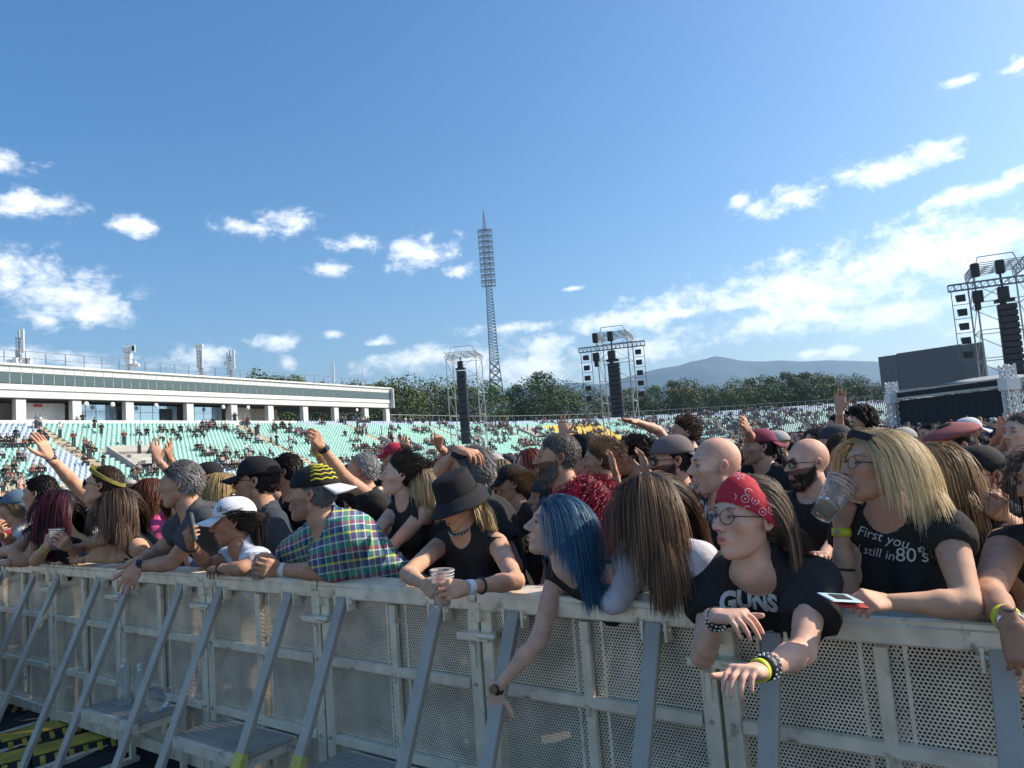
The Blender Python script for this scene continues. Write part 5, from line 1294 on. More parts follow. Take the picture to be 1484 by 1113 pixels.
        if kind == 'cap':
            def dome(a, v):
                t = v * math.pi / 2; r = math.cos(t) ** .82; seam = 1 + .006 * math.cos(6 * a) * r; return (c[0] + rx * r * math.cos(a) * seam, c[1] + ry * r * math.sin(a) * seam, c[2] + .016 + rz * .90 * math.sin(t) * (1 + .07 * math.cos(a) * (-1 if back else 1) * math.cos(t)))
            grid(dome, nu, nv, 'hat_crown', mm); sg = -1 if back else 1; nb = 16; V = []; F = []
            for i in range(nb + 1):
                a = (i / nb - .5) * 2.1
                for j in range(5):
                    e = j / 4; x = sg * (rx * math.cos(a) * .97 + e * .086 * math.cos(a * .75)); y = ry * math.sin(a) * (.97 + .10 * e); V.append((c[0] + x, y, c[2] + .018 - e * .026 - .55 * (y * y / .09) * (.15 + e * .85) * .5))
            for i in range(nb):
                for j in range(4): F.append((i * 5 + j, i * 5 + j + 1, i * 5 + j + 6, i * 5 + j + 5))
            o = s.sub('hat_brim', s.W(T(np.array(V))), F, cmat(brim) if brim else mm); md = o.modifiers.new('s', 'SOLIDIFY'); md.thickness = .003 * k
            q = MB(); q.lathe([(0, .006), (.007, .004), (.008, 0)], s.W(T(np.array([c[0], 0, c[2] + .022 + rz * .92]))), 8); o = s.sub('button', q.v, q.f, mm)
            if S_zig:
                for j in range(5):
                    q = MB(); pts = []
                    for i in range(7):
                        aa = R_(95 + i * 13); tt = (.16 + j * .15 + (.05 if i % 2 else 0)) * 1.57; pts.append(s.W(T(np.array(dome(aa, tt / 1.57)) * np.array([1.01, 1.03, 1.0]) + np.array([0, 0, .002]))))
                    q.tube(pts, .004 * k, 5); s.sub('hat_stripe', q.v, q.f, cmat((.62, .56, .05)))
            if logo:
                q = MB(); aa = R_(logo[0]); n = np.array([math.cos(aa) * .93, math.sin(aa) * .93, .32]); p = np.array([c[0] + rx * .93 * math.cos(aa), ry * .93 * math.sin(aa), c[2] + .055]); pw = s.W(T(p)); nw = n @ s.H; x = np.cross([0, 0, 1.0], nw); x /= np.linalg.norm(x); y = np.cross(nw, x)
                q.lathe([(0, .006), (.016, .006), (.017, -.004)], pw, 14, (x * k, y * k, nw * k)); s.sub('round_badge', q.v, q.f, cmat(logo[1]), False)
                q = MB(); q.lathe([(.010, .0075), (.013, .0075)], pw, 14, (x * k, y * k, nw * k)); q.box(pw + nw * .0075 * k, (.003 * k, .018 * k, .001), (x, y, nw)); s.sub('badge_mark', q.v, q.f, M['whiteband'], False)
        elif kind == 'bucket':
            def cr(a, v):
                if v < .7: t = v / .7; r = 1.0 - .10 * t; return (c[0] + rx * r * math.cos(a), ry * r * math.sin(a), c[2] + .012 + .092 * t)
                t = (v - .7) / .3; r = .90 * (1 - t) ** .6; return (c[0] + rx * r * math.cos(a), ry * r * math.sin(a), c[2] + .104 + .012 * math.sin(t * 1.57))
            grid(cr, nu, 14, 'hat_crown', mm)
            grid(lambda a, v: (c[0] + (rx + v * .055 + .006 * v * math.sin(3 * a + 1)) * math.cos(a), (ry + v * .055) * math.sin(a), c[2] + .016 - v * .058 + .010 * v * math.sin(2 * a + .6)), nu, 5, 'hat_brim', cmat(tuple(x * 1.6 for x in col)))
        elif kind == 'tophat':
            grid(lambda a, v: (c[0] + rx * (1 + .05 * v) * math.cos(a), ry * (1 + .05 * v) * math.sin(a), c[2] + .02 + .15 * v), nu, 4, 'hat_crown', mm); grid(lambda a, v: (c[0] + rx * 1.05 * (1 - v) * math.cos(a), ry * 1.05 * (1 - v) * math.sin(a), c[2] + .17), nu, 2, 'hat_top', mm)
            grid(lambda a, v: (c[0] + (rx + v * .06) * math.cos(a), (ry + v * .06) * math.sin(a), c[2] + .022 + .02 * v * abs(math.sin(a))), nu, 3, 'hat_brim', mm)
        elif kind == 'beret':
            grid(lambda a, v: (c[0] - .01 + rx * (1.30 if v > .2 else 1.0 + v * 1.5) * math.cos((max(v, .2) - .2) / .8 * 1.57) * math.cos(a), ry * (1.30 if v > .2 else 1 + 1.5 * v) * math.cos((max(v, .2) - .2) / .8 * 1.57) * math.sin(a), c[2] + .02 + .075 * v), nu, 10, 'hat_crown', mm)
        elif kind in ('bandana', 'headband'):
            w0, w1 = ((-.12, .62) if kind == 'bandana' else (.05, .22))
            def bd_(a, v):
                t = (w0 + (w1 - w0) * v) * math.pi / 2; r = math.cos(t); wr = 1.02 + .010 * math.sin(9 * v * 3 + a * 2) + .006 * math.sin(22 * v + a); slope = .042 * math.cos(a) ; return (c[0] - .002 + rx * .985 * r * wr * math.cos(a), ry * .985 * r * wr * math.sin(a), c[2] + .012 + slope + rz * .93 * math.sin(t))
            grid(bd_, 40, 14, kind, mm, .003)
            if kind == 'bandana':
                q = MB(); b = s.W(T((c[0] - rx * 1.06, 0, c[2] - .010))); q.lathe([(0, .016), (.012, .011), (.016, 0), (.012, -.011), (0, -.016)], b, 10, np.eye(3) * k); s.sub('knot', q.v, q.f, mm)
                for sg in (-1, 1):
                    q = MB(); e = -s.H[0]; pts = [b, b + (e * .03 + s.H[1] * sg * .02 - s.H[2] * .03) * k, b + (e * .03 + s.H[1] * sg * .03 - s.H[2] * .075) * k]; q.tube(pts, [.010 * k, .012 * k, .005 * k], 5); s.sub('bandana_tail', q.v, q.f, mm)
    def glasses(s, kind, up=0.0):
        q = MB(); ln = MB(); r = .0225 if kind != 'big' else .028; x0 = .104 + (.0 if not up else -.03); z0 = .006 + up; mt = M['silver'] if kind == 'white' else M['frame']
        for sg in (-1, 1):
            c = np.array([x0, sg * .032, z0]); pts = []
            for i in range(17): a = 2 * math.pi * i / 16; pts.append(s.W(c + np.array([-.006 * abs(math.cos(a)) * (math.cos(a) * sg > 0), math.cos(a) * r * 1.1, math.sin(a) * r * .92])))
            q.tube(pts, .0013 * s.k if kind not in ('white', 'shades') else .0026 * s.k, 5, False)
            q.tube([s.W(c + np.array([-.006, sg * r * 1.1, .004])), s.W((.02, sg * .083, z0 + .004)), s.W((-.012, sg * .084, z0 - .004))], .0016 * s.k, 5)
            b = len(ln.v); ln.v += [tuple(p) for p in pts[:16]]; ln.f.append(tuple(range(b, b + 16)))
        q.tube([s.W((x0 + .002, -.010, z0 + .004)), s.W((x0 + .004, 0, z0 + .007)), s.W((x0 + .002, .010, z0 + .004))], .0015 * s.k, 5)
        s.sub('glasses_frame', q.v, q.f, mt); s.sub('lenses', ln.v, ln.f, M['clearlens'] if kind in ('clear',) else M['lens'], False)
    def band(s, sd, t, m, w=.010, name='wristband', studs=False):
        a = s.A[sd]; c = a['E'] + (a['W'] - a['E']) * t; d = (a['W'] - a['E']); d /= np.linalg.norm(d); k = s.k * (.9 if s.fem else 1.05) * s.S.get('armw', 1.0)
        r = float(np.interp(t, [0, .3, 1], [.037, .0385, .0252])) * k + .0025; x = np.cross(d, [0, 0, 1.0]); x /= np.linalg.norm(x); y = np.cross(d, x); q = MB()
        q.lathe([(r - .003, -w), (r + .001, -w), (r + .002, 0), (r + .001, w), (r - .003, w)], c, 20, (x, y, d)); s.sub(name, q.v, q.f, m)
        if name == 'watch':
            q = MB(); n = a['z'] * 1.0; n = n - d * (n @ d); n /= np.linalg.norm(n); q.lathe([(0, .006), (.017, .006), (.019, 0), (.019, -.006)], c + n * (r + .003), 14, (d, np.cross(n, d), n)); s.sub('watch_face', q.v, q.f, M['lens'], False)
        if studs:
            q = MB()
            for i in range(16):
                an = 2 * math.pi * i / 16; u = x * math.cos(an) + y * math.sin(an)
                for e in (-.5, .5): q.lathe([(.0038, 0), (.003, .003), (0, .0045)], c + u * (r + .001) + d * w * e, 6, (d, np.cross(u, d), u))
            o = s.sub('studs', q.v, q.f, M['silver'], False); o['kind'] = 'stuff'
    def prnt(s, px, py, txt, size, shear=0.0, rot=0.0, sx=1.0, m=None, bold=.0):
        bv = BVHTree.FromPolygons([tuple(v) for v in s.shV], [tuple(int(i) for i in f) for f in s.shF]); d = Vector(ray(px, py)).normalized(); hit, nrm_, _, _ = bv.ray_cast(Vector(CAM), d)
        if hit is None: print('no hit', txt, s.S['label']); return
        n = -d * .75 + nrm_ * .25; n = np.array(n / n.length); n[2] *= .5; n /= np.linalg.norm(n); x = np.cross([0, 0, 1.0], n); x /= np.linalg.norm(x); y = np.cross(n, x); hit = np.array(hit)
        cu = bpy.data.curves.new('t', 'FONT'); cu.body = txt; cu.size = size; cu.shear = shear; cu.align_x = 'CENTER'; cu.offset = bold; cu.resolution_u = 3; ob = bpy.data.objects.new('t', cu); COL.objects.link(ob); bpy.context.view_layer.update(); me = bpy.data.meshes.new_from_object(ob); bpy.data.objects.remove(ob)
        bm = bmesh.new(); bm.from_mesh(me); bmesh.ops.triangulate(bm, faces=bm.faces); bmesh.ops.subdivide_edges(bm, edges=[e for e in bm.edges if e.calc_length() > size * .25], cuts=1); bmesh.ops.triangulate(bm, faces=bm.faces); V = []; cr, sr = math.cos(R_(rot)), math.sin(R_(rot))
        for v in bm.verts:
            u, w = v.co.x * sx, v.co.y; u, w = u * cr - w * sr, u * sr + w * cr; p = hit + x * u + y * w; h, nn, _, _ = bv.ray_cast(Vector(p + n * .25), Vector(-n)); V.append(np.array(h) + n * .0035 if h else p)
        F = [tuple(v.index for v in f.verts) for f in bm.faces]; bm.free(); s.sub('shirt_print', V, F, m or M['print'], False)
def cup(c, up, label, k=1.0, fill=.55, col=(.85, .6, .4)):
    rt = empty('plastic_cup', c, label, 'cup'); up = np.asarray(up, float); up /= np.linalg.norm(up); x = np.cross(up, [0, 1.0, .1]); x /= np.linalg.norm(x); y = np.cross(up, x); A = (x, y, up); h = .125 * k
    q = MB(); q.lathe([(0, .002), (.028 * k, .0), (.032 * k, h * .4), (.0365 * k, h * .7), (.038 * k, h * .72), (.041 * k, h * .97), (.0435 * k, h), (.041 * k, h * 1.0), (.036 * k, h * .7), (.0305 * k, h * .4), (.027 * k, .004), (0, .004)], (0, 0, 0), 22, A); q.build('cup_body', M['clear'], rt, True)
    for z in (.80, .88, .97): q = MB(); r = (.0385 + .0045 * (z - .72) / .28) * k + .0012; q.lathe([(r - .001, h * z - .0012), (r + .0008, h * z), (r - .001, h * z + .0012)], (0, 0, 0), 22, A); q.build('rim_ring', M['plast'], rt, True)
    if fill: q = MB(); q.lathe([(0, .006), (.0255 * k, .006), (.0295 * k, h * .4), (.029 * k + .006 * fill, h * fill), (0, h * fill)], (0, 0, 0), 20, A); q.build('drink', mat('drink', col, .1, **{'Transmission Weight': .7, 'IOR': 1.33}), rt, True)
    return rt
# ------------------------------------------------------------------ the people
BLK = (.018, .018, .020)
SK = dict(a=(.60, .34, .22), b=(.53, .285, .18), c=(.72, .43, .31), d=(.45, .235, .145))
def H(name, **k):
    k['label'] = name; k['skin'] = SK[k.get('skin', 'a')] if isinstance(k.get('skin', 'a'), str) else k['skin']; return Person(k)
DN = (0, 0, -1); UPV = (0, 0, 1)
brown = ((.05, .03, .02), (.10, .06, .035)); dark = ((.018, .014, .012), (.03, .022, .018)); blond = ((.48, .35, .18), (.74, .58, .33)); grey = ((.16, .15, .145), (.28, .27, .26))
TEST = globals().get('TEST_MODE', 0)
def front():
    P = {}
    P['bandana'] = H('woman in red patterned bandana and round glasses, black tee, arms hanging over the rail', row=1, fine=1, p=(1082, 752), omin=-.10, hh=124, Y=2.12, hs=.93, head=(205, 6, 0), sex='f', body=228, lean=.34, noff=(.0, .02, 0), top='tee', skin='c', loose=.020,
        l=((1163, 945, 'n'), (1097, 973, 'n'), (1056, 972, 'n'), 'relaxed', (0, 0, -1)), r=((1018, 952, 'n'), (1040, 893, 'n'), (1100, 893, 'n'), 'droop', (0, .3, -1)), 
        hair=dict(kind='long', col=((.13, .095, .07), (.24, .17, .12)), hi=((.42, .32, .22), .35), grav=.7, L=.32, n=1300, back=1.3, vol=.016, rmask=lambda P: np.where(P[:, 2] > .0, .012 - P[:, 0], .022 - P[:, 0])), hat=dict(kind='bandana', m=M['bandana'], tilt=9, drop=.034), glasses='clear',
        bands=(('r', .93, M['strap'], .022, 'wristband', True), ('l', .80, M['strap'], .022, 'wristband', True), ('l', .95, M['neon'], .008, 'wristband')), prints=((1088, 880, 'GUNS', .078, 0, -4, .8, None, .004),))
    P['blonde'] = H('long haired blonde woman drinking from a plastic cup, black tee reading 80\'s', row=1, fine=1, p=(1272, 676), hh=118, hs=.93, Y=2.40, head=(182, 8, 0), sex='f', body=208, lean=.10, top='cap', skin='a', w=1.12, armw=1.12,
        r=((1222, 868, 'n'), (1219, 748, 'n'), (1232, 700, 'f'), 'grip', (.3, .9, 0)), l=((1404, 876, 1.25), (1283, 872, 1.27), (1232, 868, 'n'), 'grip', (-.1, .5, -.6)),
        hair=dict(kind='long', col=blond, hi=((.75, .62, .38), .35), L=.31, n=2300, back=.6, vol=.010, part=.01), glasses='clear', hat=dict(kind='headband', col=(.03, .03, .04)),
        bands=(('r', .90, M['neon'], .013, 'wristband'), ('r', .40, M['strap'], .004, 'hair_tie')), prints=((1288, 788, 'First you  e', .045, .2, -14), (1268, 806, 'i still in', .042, .2, -10), (1322, 814, "80's", .060, .1, 0)))
    P['white'] = H('woman with long brown highlighted hair from behind, white tee hanging over the rail', row=1, fine=1, p=(938, 738), hh=112, hs=.90, w=1.15, omin=.0, Y=2.45, head=(150, 4, 0), sex='f', body=205, lean=.30, top='long', col=(.62, .60, .66), loose=.016, noff=(-.02, 0, .02), skin='c',
        r=((888, 866, ('o', -.045)), (900, 842, ('o', .12)), (905, 830, ('o', .2)), 'none', DN), hair=dict(kind='long', col=((.035, .028, .026), (.13, .075, .045)), hi=((.36, .22, .12), .30), L=.37, n=2400, back=.5, vol=.010, part=.0))
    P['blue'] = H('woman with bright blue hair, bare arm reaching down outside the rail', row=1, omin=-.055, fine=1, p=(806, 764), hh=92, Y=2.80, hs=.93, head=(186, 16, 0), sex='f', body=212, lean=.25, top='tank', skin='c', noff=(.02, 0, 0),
        r=((780, 928, ('o', -.10)), (716, 1003, ('o', -.17)), (722, 1058, ('o', -.15)), 'relaxed', (.6, .7, 0)), l=((850, 850, 'f'), (800, 850, 'f'), (780, 850, 'f'), 'relaxed', DN),
        hair=dict(kind='long', col=((.02, .05, .12), (.05, .15, .26)), hi=((.10, .26, .40), .35), L=.33, n=1900, back=.7, vol=.010), bands=(('r', .93, M['strap'], .012, 'watch'),))
    P['bucket'] = H('blonde woman in black bucket hat and tank top holding a cup on the rail', row=1, p=(664, 728), hh=76, head=(222, -22, 0), sex='f', body=236, lean=.26, top='tank', skin='a', w=1.1,
        r=((590, 832, 1.25), (617, 848, 1.25), (640, 862, 'n'), 'grip', (.9, .3, -.2)), l=((748, 842, 1.25), (674, 852, 1.27), (632, 856, 'n'), 'grip', (-.5, .6, -.4)),
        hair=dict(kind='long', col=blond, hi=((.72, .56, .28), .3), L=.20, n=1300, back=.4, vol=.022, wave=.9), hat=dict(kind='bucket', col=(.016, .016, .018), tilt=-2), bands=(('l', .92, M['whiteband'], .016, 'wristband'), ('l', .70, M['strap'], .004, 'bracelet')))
    s = P['bucket']; q = MB(); k = s.k
    q.lathe([(.050 * k, -.004), (.056 * k, -.006), (.058 * k, 0), (.056 * k, .006), (.050 * k, .004)], s.N - s.ax * .052 * k + s.fr * .012 * k, 22, (s.bl, s.fr, -s.ax)); s.sub('choker', q.v, q.f, M['strap'])
    q = MB(); 
    for i in range(24): a = 2 * math.pi * i / 24; q.lathe([(.0045, 0), (0, .006)], s.N - s.ax * .052 * k + s.fr * .012 * k + (s.bl * math.cos(a) + s.fr * math.sin(a)) * .058 * k, 6, (z3, np.cross(z3, s.bl * math.cos(a) + s.fr * math.sin(a)), s.bl * math.cos(a) + s.fr * math.sin(a)))
    o = s.sub('studs', q.v, q.f, M['silver']); o['kind'] = 'stuff'
    P['plaid'] = H('man in bright plaid shirt and backwards black and yellow cap holding a cup', row=1, p=(452, 716), hh=84, Y=3.5, head=(180, 3, 0), body=212, lean=.30, top='rolled', mat=M['plaid'], skin='b', stout=1.08, loose=.024, noff=(.03, 0, .01), stub=.5,
        l=((468, 828, 1.25), (403, 826, 1.27), (366, 820, 'n'), 'grip', (-.3, .9, .0)), r=((420, 806, ('o', .40)), (380, 824, ('o', .14)), (352, 822, 'n'), 'grip', (.6, .6, 0)), hair=dict(kind='short', col=grey, n=500, L=.02), hat=dict(kind='cap', col=(.02, .02, .02), back=True, brim=(.7, .7, .7), tilt=-4, S_zig=True),
        bands=(('l', .92, M['whiteband'], .018, 'wristband'),), prints=())
    P['darkcap'] = H('man in dark baseball cap, sunglasses and dark open shirt behind the white capped woman', p=(372, 698), hh=80, Y=3.95, head=(184, 2, 0), body=205, lean=.1, top='tee', col=(.05, .06, .075), skin='b', stub=.4, hair=dict(kind='short', col=dark, n=500), hat=dict(kind='cap', col=(.015, .015, .018)), glasses='shades')
    P['whitecap'] = H('woman in white baseball cap and white tee filming with a phone', row=1, p=(338, 756), hh=64, Y=4.1, head=(196, -6, 0), sex='f', body=220, lean=.2, top='tee', col=(.55, .60, .72), skin='d',
        r=((300, 818, 1.26), (276, 788, 'n'), (272, 765, 'n'), 'grip', (.2, .9, 0)), l=((350, 825, 1.25), (318, 824, 1.25), (292, 824, 1.23), 'relaxed', DN), hair=dict(kind='pony', col=dark, n=700, tie=(-.10, 0, .0)), hat=dict(kind='cap', col=(.72, .72, .74), logo=(50, (.03, .03, .035)), tilt=4), bands=(('l', .9, M['strap'], .014, 'wristband'), ('r', .85, M['strap'], .005, 'bracelet')))
    P['grey'] = H('grey haired man in dark grey tee, hand hanging over the rail', row=1, p=(262, 702), hh=72, Y=4.15, head=(186, 0, 0), body=214, lean=.25, top='tee', col=(.075, .075, .080), skin='b', stout=1.05, loose=.02, noff=(.02, 0, 0),
        l=((248, 816, 1.26), (198, 822, 1.26), (180, 852, 'n'), 'droop', (-.3, .7, -.3)), r=((228, 800, 1.30), (200, 812, 1.28), (186, 818, 1.24), 'relaxed', DN), hair=dict(kind='short', col=grey, n=1100, L=.03, hi=((.45, .44, .42), .2)), bands=(('l', .93, M['strap'], .013, 'watch'),))
    P['tank'] = H('long brown haired woman in black tank top leaning on the rail', row=1, p=(170, 742), hh=66, Y=4.45, head=(188, -14, 0), sex='f', body=214, lean=.3, top='tank', skin='a', noff=(.02, 0, 0),
        l=((172, 808, 1.25), (116, 810, 1.26), (92, 806, 1.27), 'relaxed', (-.2, .7, -.5)), r=((150, 795, 1.32), (122, 802, 1.28), (100, 800, 1.27), 'relaxed', DN), hair=dict(kind='long', col=brown, hi=((.24, .16, .11), .3), L=.27, n=1300, back=.3, vol=.018), bands=(('l', .92, M['strap'], .013, 'watch'),))
    P['reach'] = H('man in black printed tee and sunglasses stretching one arm high', row=1, p=(150, 704), hh=62, Y=4.8, head=(186, 12, 0), body=212, lean=.12, top='tee', skin='a', noff=(-.03, 0, 0),
        r=((88, 683, 'n'), (72, 662, 'n'), (52, 625, 'n'), 'open', (-.7, .2, -.3)), l=((148, 780, 1.4), (112, 796, 1.30), (95, 796, 1.28), 'relaxed', DN), hair=dict(kind='short', col=brown, n=500), hat=dict(kind='headband', col=(.24, .21, .05)), glasses='shades', bands=(('r', .95, M['strap'], .012, 'wristband'),), prints=((128, 738, 'EST 1948', .05, 0, -40), (132, 752, '*', .16, 0, 0)))
    P['reach'].S['raise'] = 'r'
    P['redhair'] = H('woman with very dark red hair holding a cup at the rail', row=1, p=(84, 742), hh=64, Y=4.75, head=(172, -4, 0), sex='f', body=200, lean=.2, top='tee', skin='a', r=((52, 812, 1.26), (68, 792, 'n'), (76, 772, 'n'), 'grip', (.5, .8, 0)), l=((118, 802, 1.28), (98, 792, 'n'), (82, 780, 'n'), 'grip', (-.5, .6, 0)),
        hair=dict(kind='long', col=((.012, .008, .010), (.03, .008, .014)), hi=((.16, .01, .04), .18), L=.34, n=1500, back=.3, vol=.024), bands=(('r', .9, M['neon'], .006, 'wristband'),))
    P['left1'] = H('fair haired person in faded blue cap at the left edge', row=1, p=(24, 738), hh=54, Y=5.2, head=(176, -4, 0), body=205, top='tee', sex='f', col=(.5, .5, .5), skin='b', hair=dict(kind='short', col=((.22, .16, .10), (.3, .22, .14)), n=500, L=.08), hat=dict(kind='cap', col=(.10, .16, .22), back=True), r=((22, 790, 'n'), (2, 775, 'n'), (-8, 760, 'n'), 'grip', (0, 1, 0)), q=1)
    P['left2'] = H('person in black tee stretching both forearms along the rail at far left', row=1, p=(58, 716), hh=52, Y=5.3, head=(182, 0, 0), body=210, lean=.3, top='tee', skin='b', hair=dict(kind='short', col=dark, n=400), l=((40, 812, 1.24), (8, 816, 1.24), (-14, 814, 1.24), 'relaxed', DN), r=((20, 798, 1.32), (-10, 800, 1.3), (-30, 800, 1.3), 'relaxed', DN), q=2)
    P['edge'] = H('person with bare shoulder and yellow wristband cut off by the right edge', row=1, p=(1528, 700), hh=118, head=(186, 0, 0), sex='f', body=222, lean=.25, top='tank', skin='d', w=1.15, armw=1.2, r=((1432, 862, 1.26), (1466, 905, ('o', -.10)), (1482, 958, ('o', -.12)), 'relaxed', (.3, .9, 0)), hair=dict(kind='long', col=brown, L=.3, n=700), bands=(('r', .82, M['neon'], .013, 'wristband'), ('r', .94, M['silver'], .010, 'watch')))
    # ---- second and third rows
    P['bald'] = H('bald man with dark goatee and earring, black printed tee, behind the brown haired woman', p=(1036, 676), hh=86, head=(184, 2, 0), body=200, top='tee', skin='c', stub=.2, buzz=(.93, .88, .86), beard=dict(L=.05, chin=True, n=600, low=-.062), prints=((1010, 748, 'ROCK', .10, 0, 0, .6, None, .003),))
    P['capbeard'] = H('bearded man in dark cap and sunglasses beside the bald man', p=(972, 668), hh=72, head=(186, 0, 0), body=205, top='tee', col=(.05, .06, .08), skin='b', hair=dict(kind='short', col=dark, n=400), hat=dict(kind='cap', col=(.16, .13, .13), back=True), glasses='shades', beard=dict(L=.045, n=600))
    P['shades'] = H('bald heavily bearded man in sunglasses and black tee, folded arms', p=(1170, 672), hh=74, head=(190, 0, 0), body=220, top='tee', skin='c', stout=1.1, w=1.1, buzz=(.93, .88, .86), glasses='shades', beard=dict(L=.022, n=1100), l=((1225, 770, 'n'), (1192, 808, 'n'), (1180, 800, 'n'), 'relaxed', DN), r=((1140, 790, 'n'), (1180, 820, 'n'), (1195, 825, 'n'), 'fist', DN))
    P['maroon'] = H('man wearing a maroon cap backwards in the second row', p=(1100, 648), hh=52, head=(178, 4, 0), body=200, top='tee', skin='b', stub=.5, hat=dict(kind='cap', col=(.20, .04, .07), back=True), hair=dict(kind='short', col=dark, n=250), r=((1090, 640, 'n'), (1083, 622, 'n'), (1074, 604, 'n'), 'open', (-.5, .5, 0)), q=2)
    P['smile'] = H('short haired man facing the camera and squinting beside the blonde woman', p=(1222, 658), hh=60, head=(262, -4, 6), body=240, top='tee', skin='b', hv='m2', stub=.4, hair=dict(kind='short', col=brown, n=700, L=.02))
    P['armup'] = H('dark haired man with one arm straight up, wristband, behind the squinting man', p=(1215, 622), hh=46, head=(180, 6, 0), body=205, top='tee', skin='b', hair=dict(kind='short', col=dark, n=250), r=((1216, 632, 'n'), (1217, 594, 'n'), (1217, 560, 'n'), 'open', (-.3, -.9, 0)), bands=(('r', .9, M['whiteband'], .012, 'wristband'),), q=2)
    P['curlymid'] = H('curly dark haired head peeping behind the squinting man', p=(1246, 612), hh=42, head=(176, 0, 0), body=205, hair=dict(kind='curly', col=dark, L=.05, n=300), q=2)
    P['greybeard'] = H('cropped man with long grey beard and sunglasses pushed up', p=(808, 664), hh=74, head=(180, 4, 0), body=205, top='tee', skin='b', buzz=(.55, .5, .48), hair=dict(kind='short', col=((.14, .12, .11), (.2, .18, .17)), n=500, L=.012, vol=.004), beard=dict(L=.04, col=((.16, .15, .145), (.26, .25, .25)), n=900), glasses='shades', gup=.05)
    P['tophat'] = H('person in tall black top hat behind the grey bearded man', p=(840, 668), hh=48, head=(178, 0, 0), body=205, hat=dict(kind='tophat', col=BLK), hair=dict(kind='short', col=dark, n=300), q=2)
    P['curlyred'] = H('woman with bright crimson curly hair behind the blue haired woman', p=(848, 740), hh=78, Y=3.35, head=(150, 0, 0), sex='f', body=195, top='tee', skin='c', hair=dict(kind='curly', col=((.10, .004, .012), (.30, .01, .035)), hi=((.50, .03, .08), .3), L=.30, n=1100, vol=.03))
    P['bun'] = H('woman with light brown messy bun in the second row', p=(868, 668), hh=56, head=(172, 2, 0), sex='f', body=205, hair=dict(kind='bun', col=((.12, .08, .045), (.2, .13, .08)), n=600), skin='b')
    P['darkbun'] = H('dark haired person with a small bun, right of the light brown bun', p=(915, 664), hh=54, head=(172, 2, 0), sex='f', body=205, hair=dict(kind='bun', col=dark, n=600), skin='b', q=2)
    P['point'] = H('person raising one arm level to the left above the crowd', p=(992, 628), hh=48, head=(180, 5, 0), body=200, top='tee', skin='b', hair=dict(kind='up', col=brown, n=400, L=.06), r=((950, 618, 'n'), (920, 611, 'n'), (896, 607, 'n'), 'flat', DN), q=2)
    P['handhi'] = H('cropped man with one hand up, palm open, behind the grey bearded man', p=(806, 690), hh=44, Y=6.0, head=(180, 5, 0), body=200, hair=dict(kind='short', col=dark, n=200), r=((816, 650, 'n'), (817, 632, 'n'), (815, 598, 'n'), 'splay', (0, -1, 0)), q=2)
    P['headhand'] = H('grey haired man in black shirt resting a hand on his head', p=(682, 684), hh=70, head=(176, 0, 0), body=195, top='tee', col=(.03, .03, .032), skin='b', stout=1.1, hair=dict(kind='short', col=grey, n=1000, L=.05, vol=.02), r=((622, 662, 'n'), (668, 653, 'n'), (700, 660, 'n'), 'relaxed', (0, .1, -1)), hat=dict(kind='headband', col=BLK))
    P['capgirl'] = H('woman in black cap with curly ponytail and black printed tee', p=(742, 702), hh=56, head=(184, 2, 0), sex='f', body=210, top='tee', skin='b', hat=dict(kind='cap', col=BLK, back=False), hair=dict(kind='pony', col=((.10, .06, .03), (.18, .11, .06)), n=700, L=.14, wave=2), prints=((764, 800, '8', .16, 0, 0, 1, cmat((.35, .25, .08)), .003),))
    P['laugh'] = H('laughing woman with dark hair tied back and bare shoulder', p=(580, 690), hh=62, head=(190, 10, 0), sex='f', body=225, lean=.15, top='tank', skin='c', hv='f', hair=dict(kind='bun', col=dark, n=700), r=((545, 770, 'n'), (560, 800, 'n'), (548, 815, 'n'), 'relaxed', DN), l=((560, 800, 'n'), (518, 826, 'n'), (508, 846, 'n'), 'droop', (-.4, .5, -.3)))
    P['fair'] = H('fair haired woman whose hair hides her face beside the bucket hat', p=(618, 712), hh=62, head=(190, -8, 0), sex='f', body=215, top='tee', skin='c', hair=dict(kind='long', col=((.36, .26, .15), (.5, .38, .22)), L=.2, n=900, back=.2, vol=.016))
    P['arms'] = H('grey haired man with both hands clasped high over the crowd', p=(524, 684), hh=56, head=(180, 8, 0), body=205, top='tee', skin='b', buzz=(.75, .7, .68), hair=dict(kind='short', col=((.3, .3, .3), (.4, .4, .4)), n=300, L=.03, bald=.03), l=((498, 690, 'n'), (464, 645, 'n'), (450, 622, 'n'), 'grip', (-.7, .5, 0)), r=((470, 680, 'n'), (456, 648, 'n'), (452, 624, 'n'), 'fist', (.5, .5, 0)), bands=(('l', .88, M['strap'], .014, 'watch'), ('r', .8, M['neon'], .006, 'wristband')))
    P['redcap'] = H('man in red cap holding something small up', p=(572, 664), hh=44, head=(182, 6, 0), body=205, skin='b', hat=dict(kind='cap', col=(.45, .03, .06)), r=((592, 668, 'n'), (588, 652, 'n'), (586, 636, 'n'), 'grip', (0, 1, 0)), q=2)
    P['finger'] = H('person pointing one finger straight up in the middle of the crowd', p=(652, 668), hh=44, head=(180, 5, 0), body=205, hair=dict(kind='short', col=grey, n=250), skin='b', r=((648, 660, 'n'), (636, 646, 'n'), (635, 622, 'n'), 'point', (-.3, .8, 0)), q=2)
    P['blackhair'] = H('man with thick black hair behind the plaid shirted man', p=(414, 684), hh=54, head=(180, 4, 0), body=205, hair=dict(kind='short', col=dark, n=400), skin='b', q=2)
    P['yellowhair'] = H('woman with loose yellow blonde hair left of the white cap', p=(316, 716), hh=58, Y=4.7, head=(160, -4, 0), sex='f', body=200, col=(.1, .1, .1), hair=dict(kind='long', col=((.38, .27, .12), (.55, .42, .2)), L=.26, n=900, back=.3), skin='b')
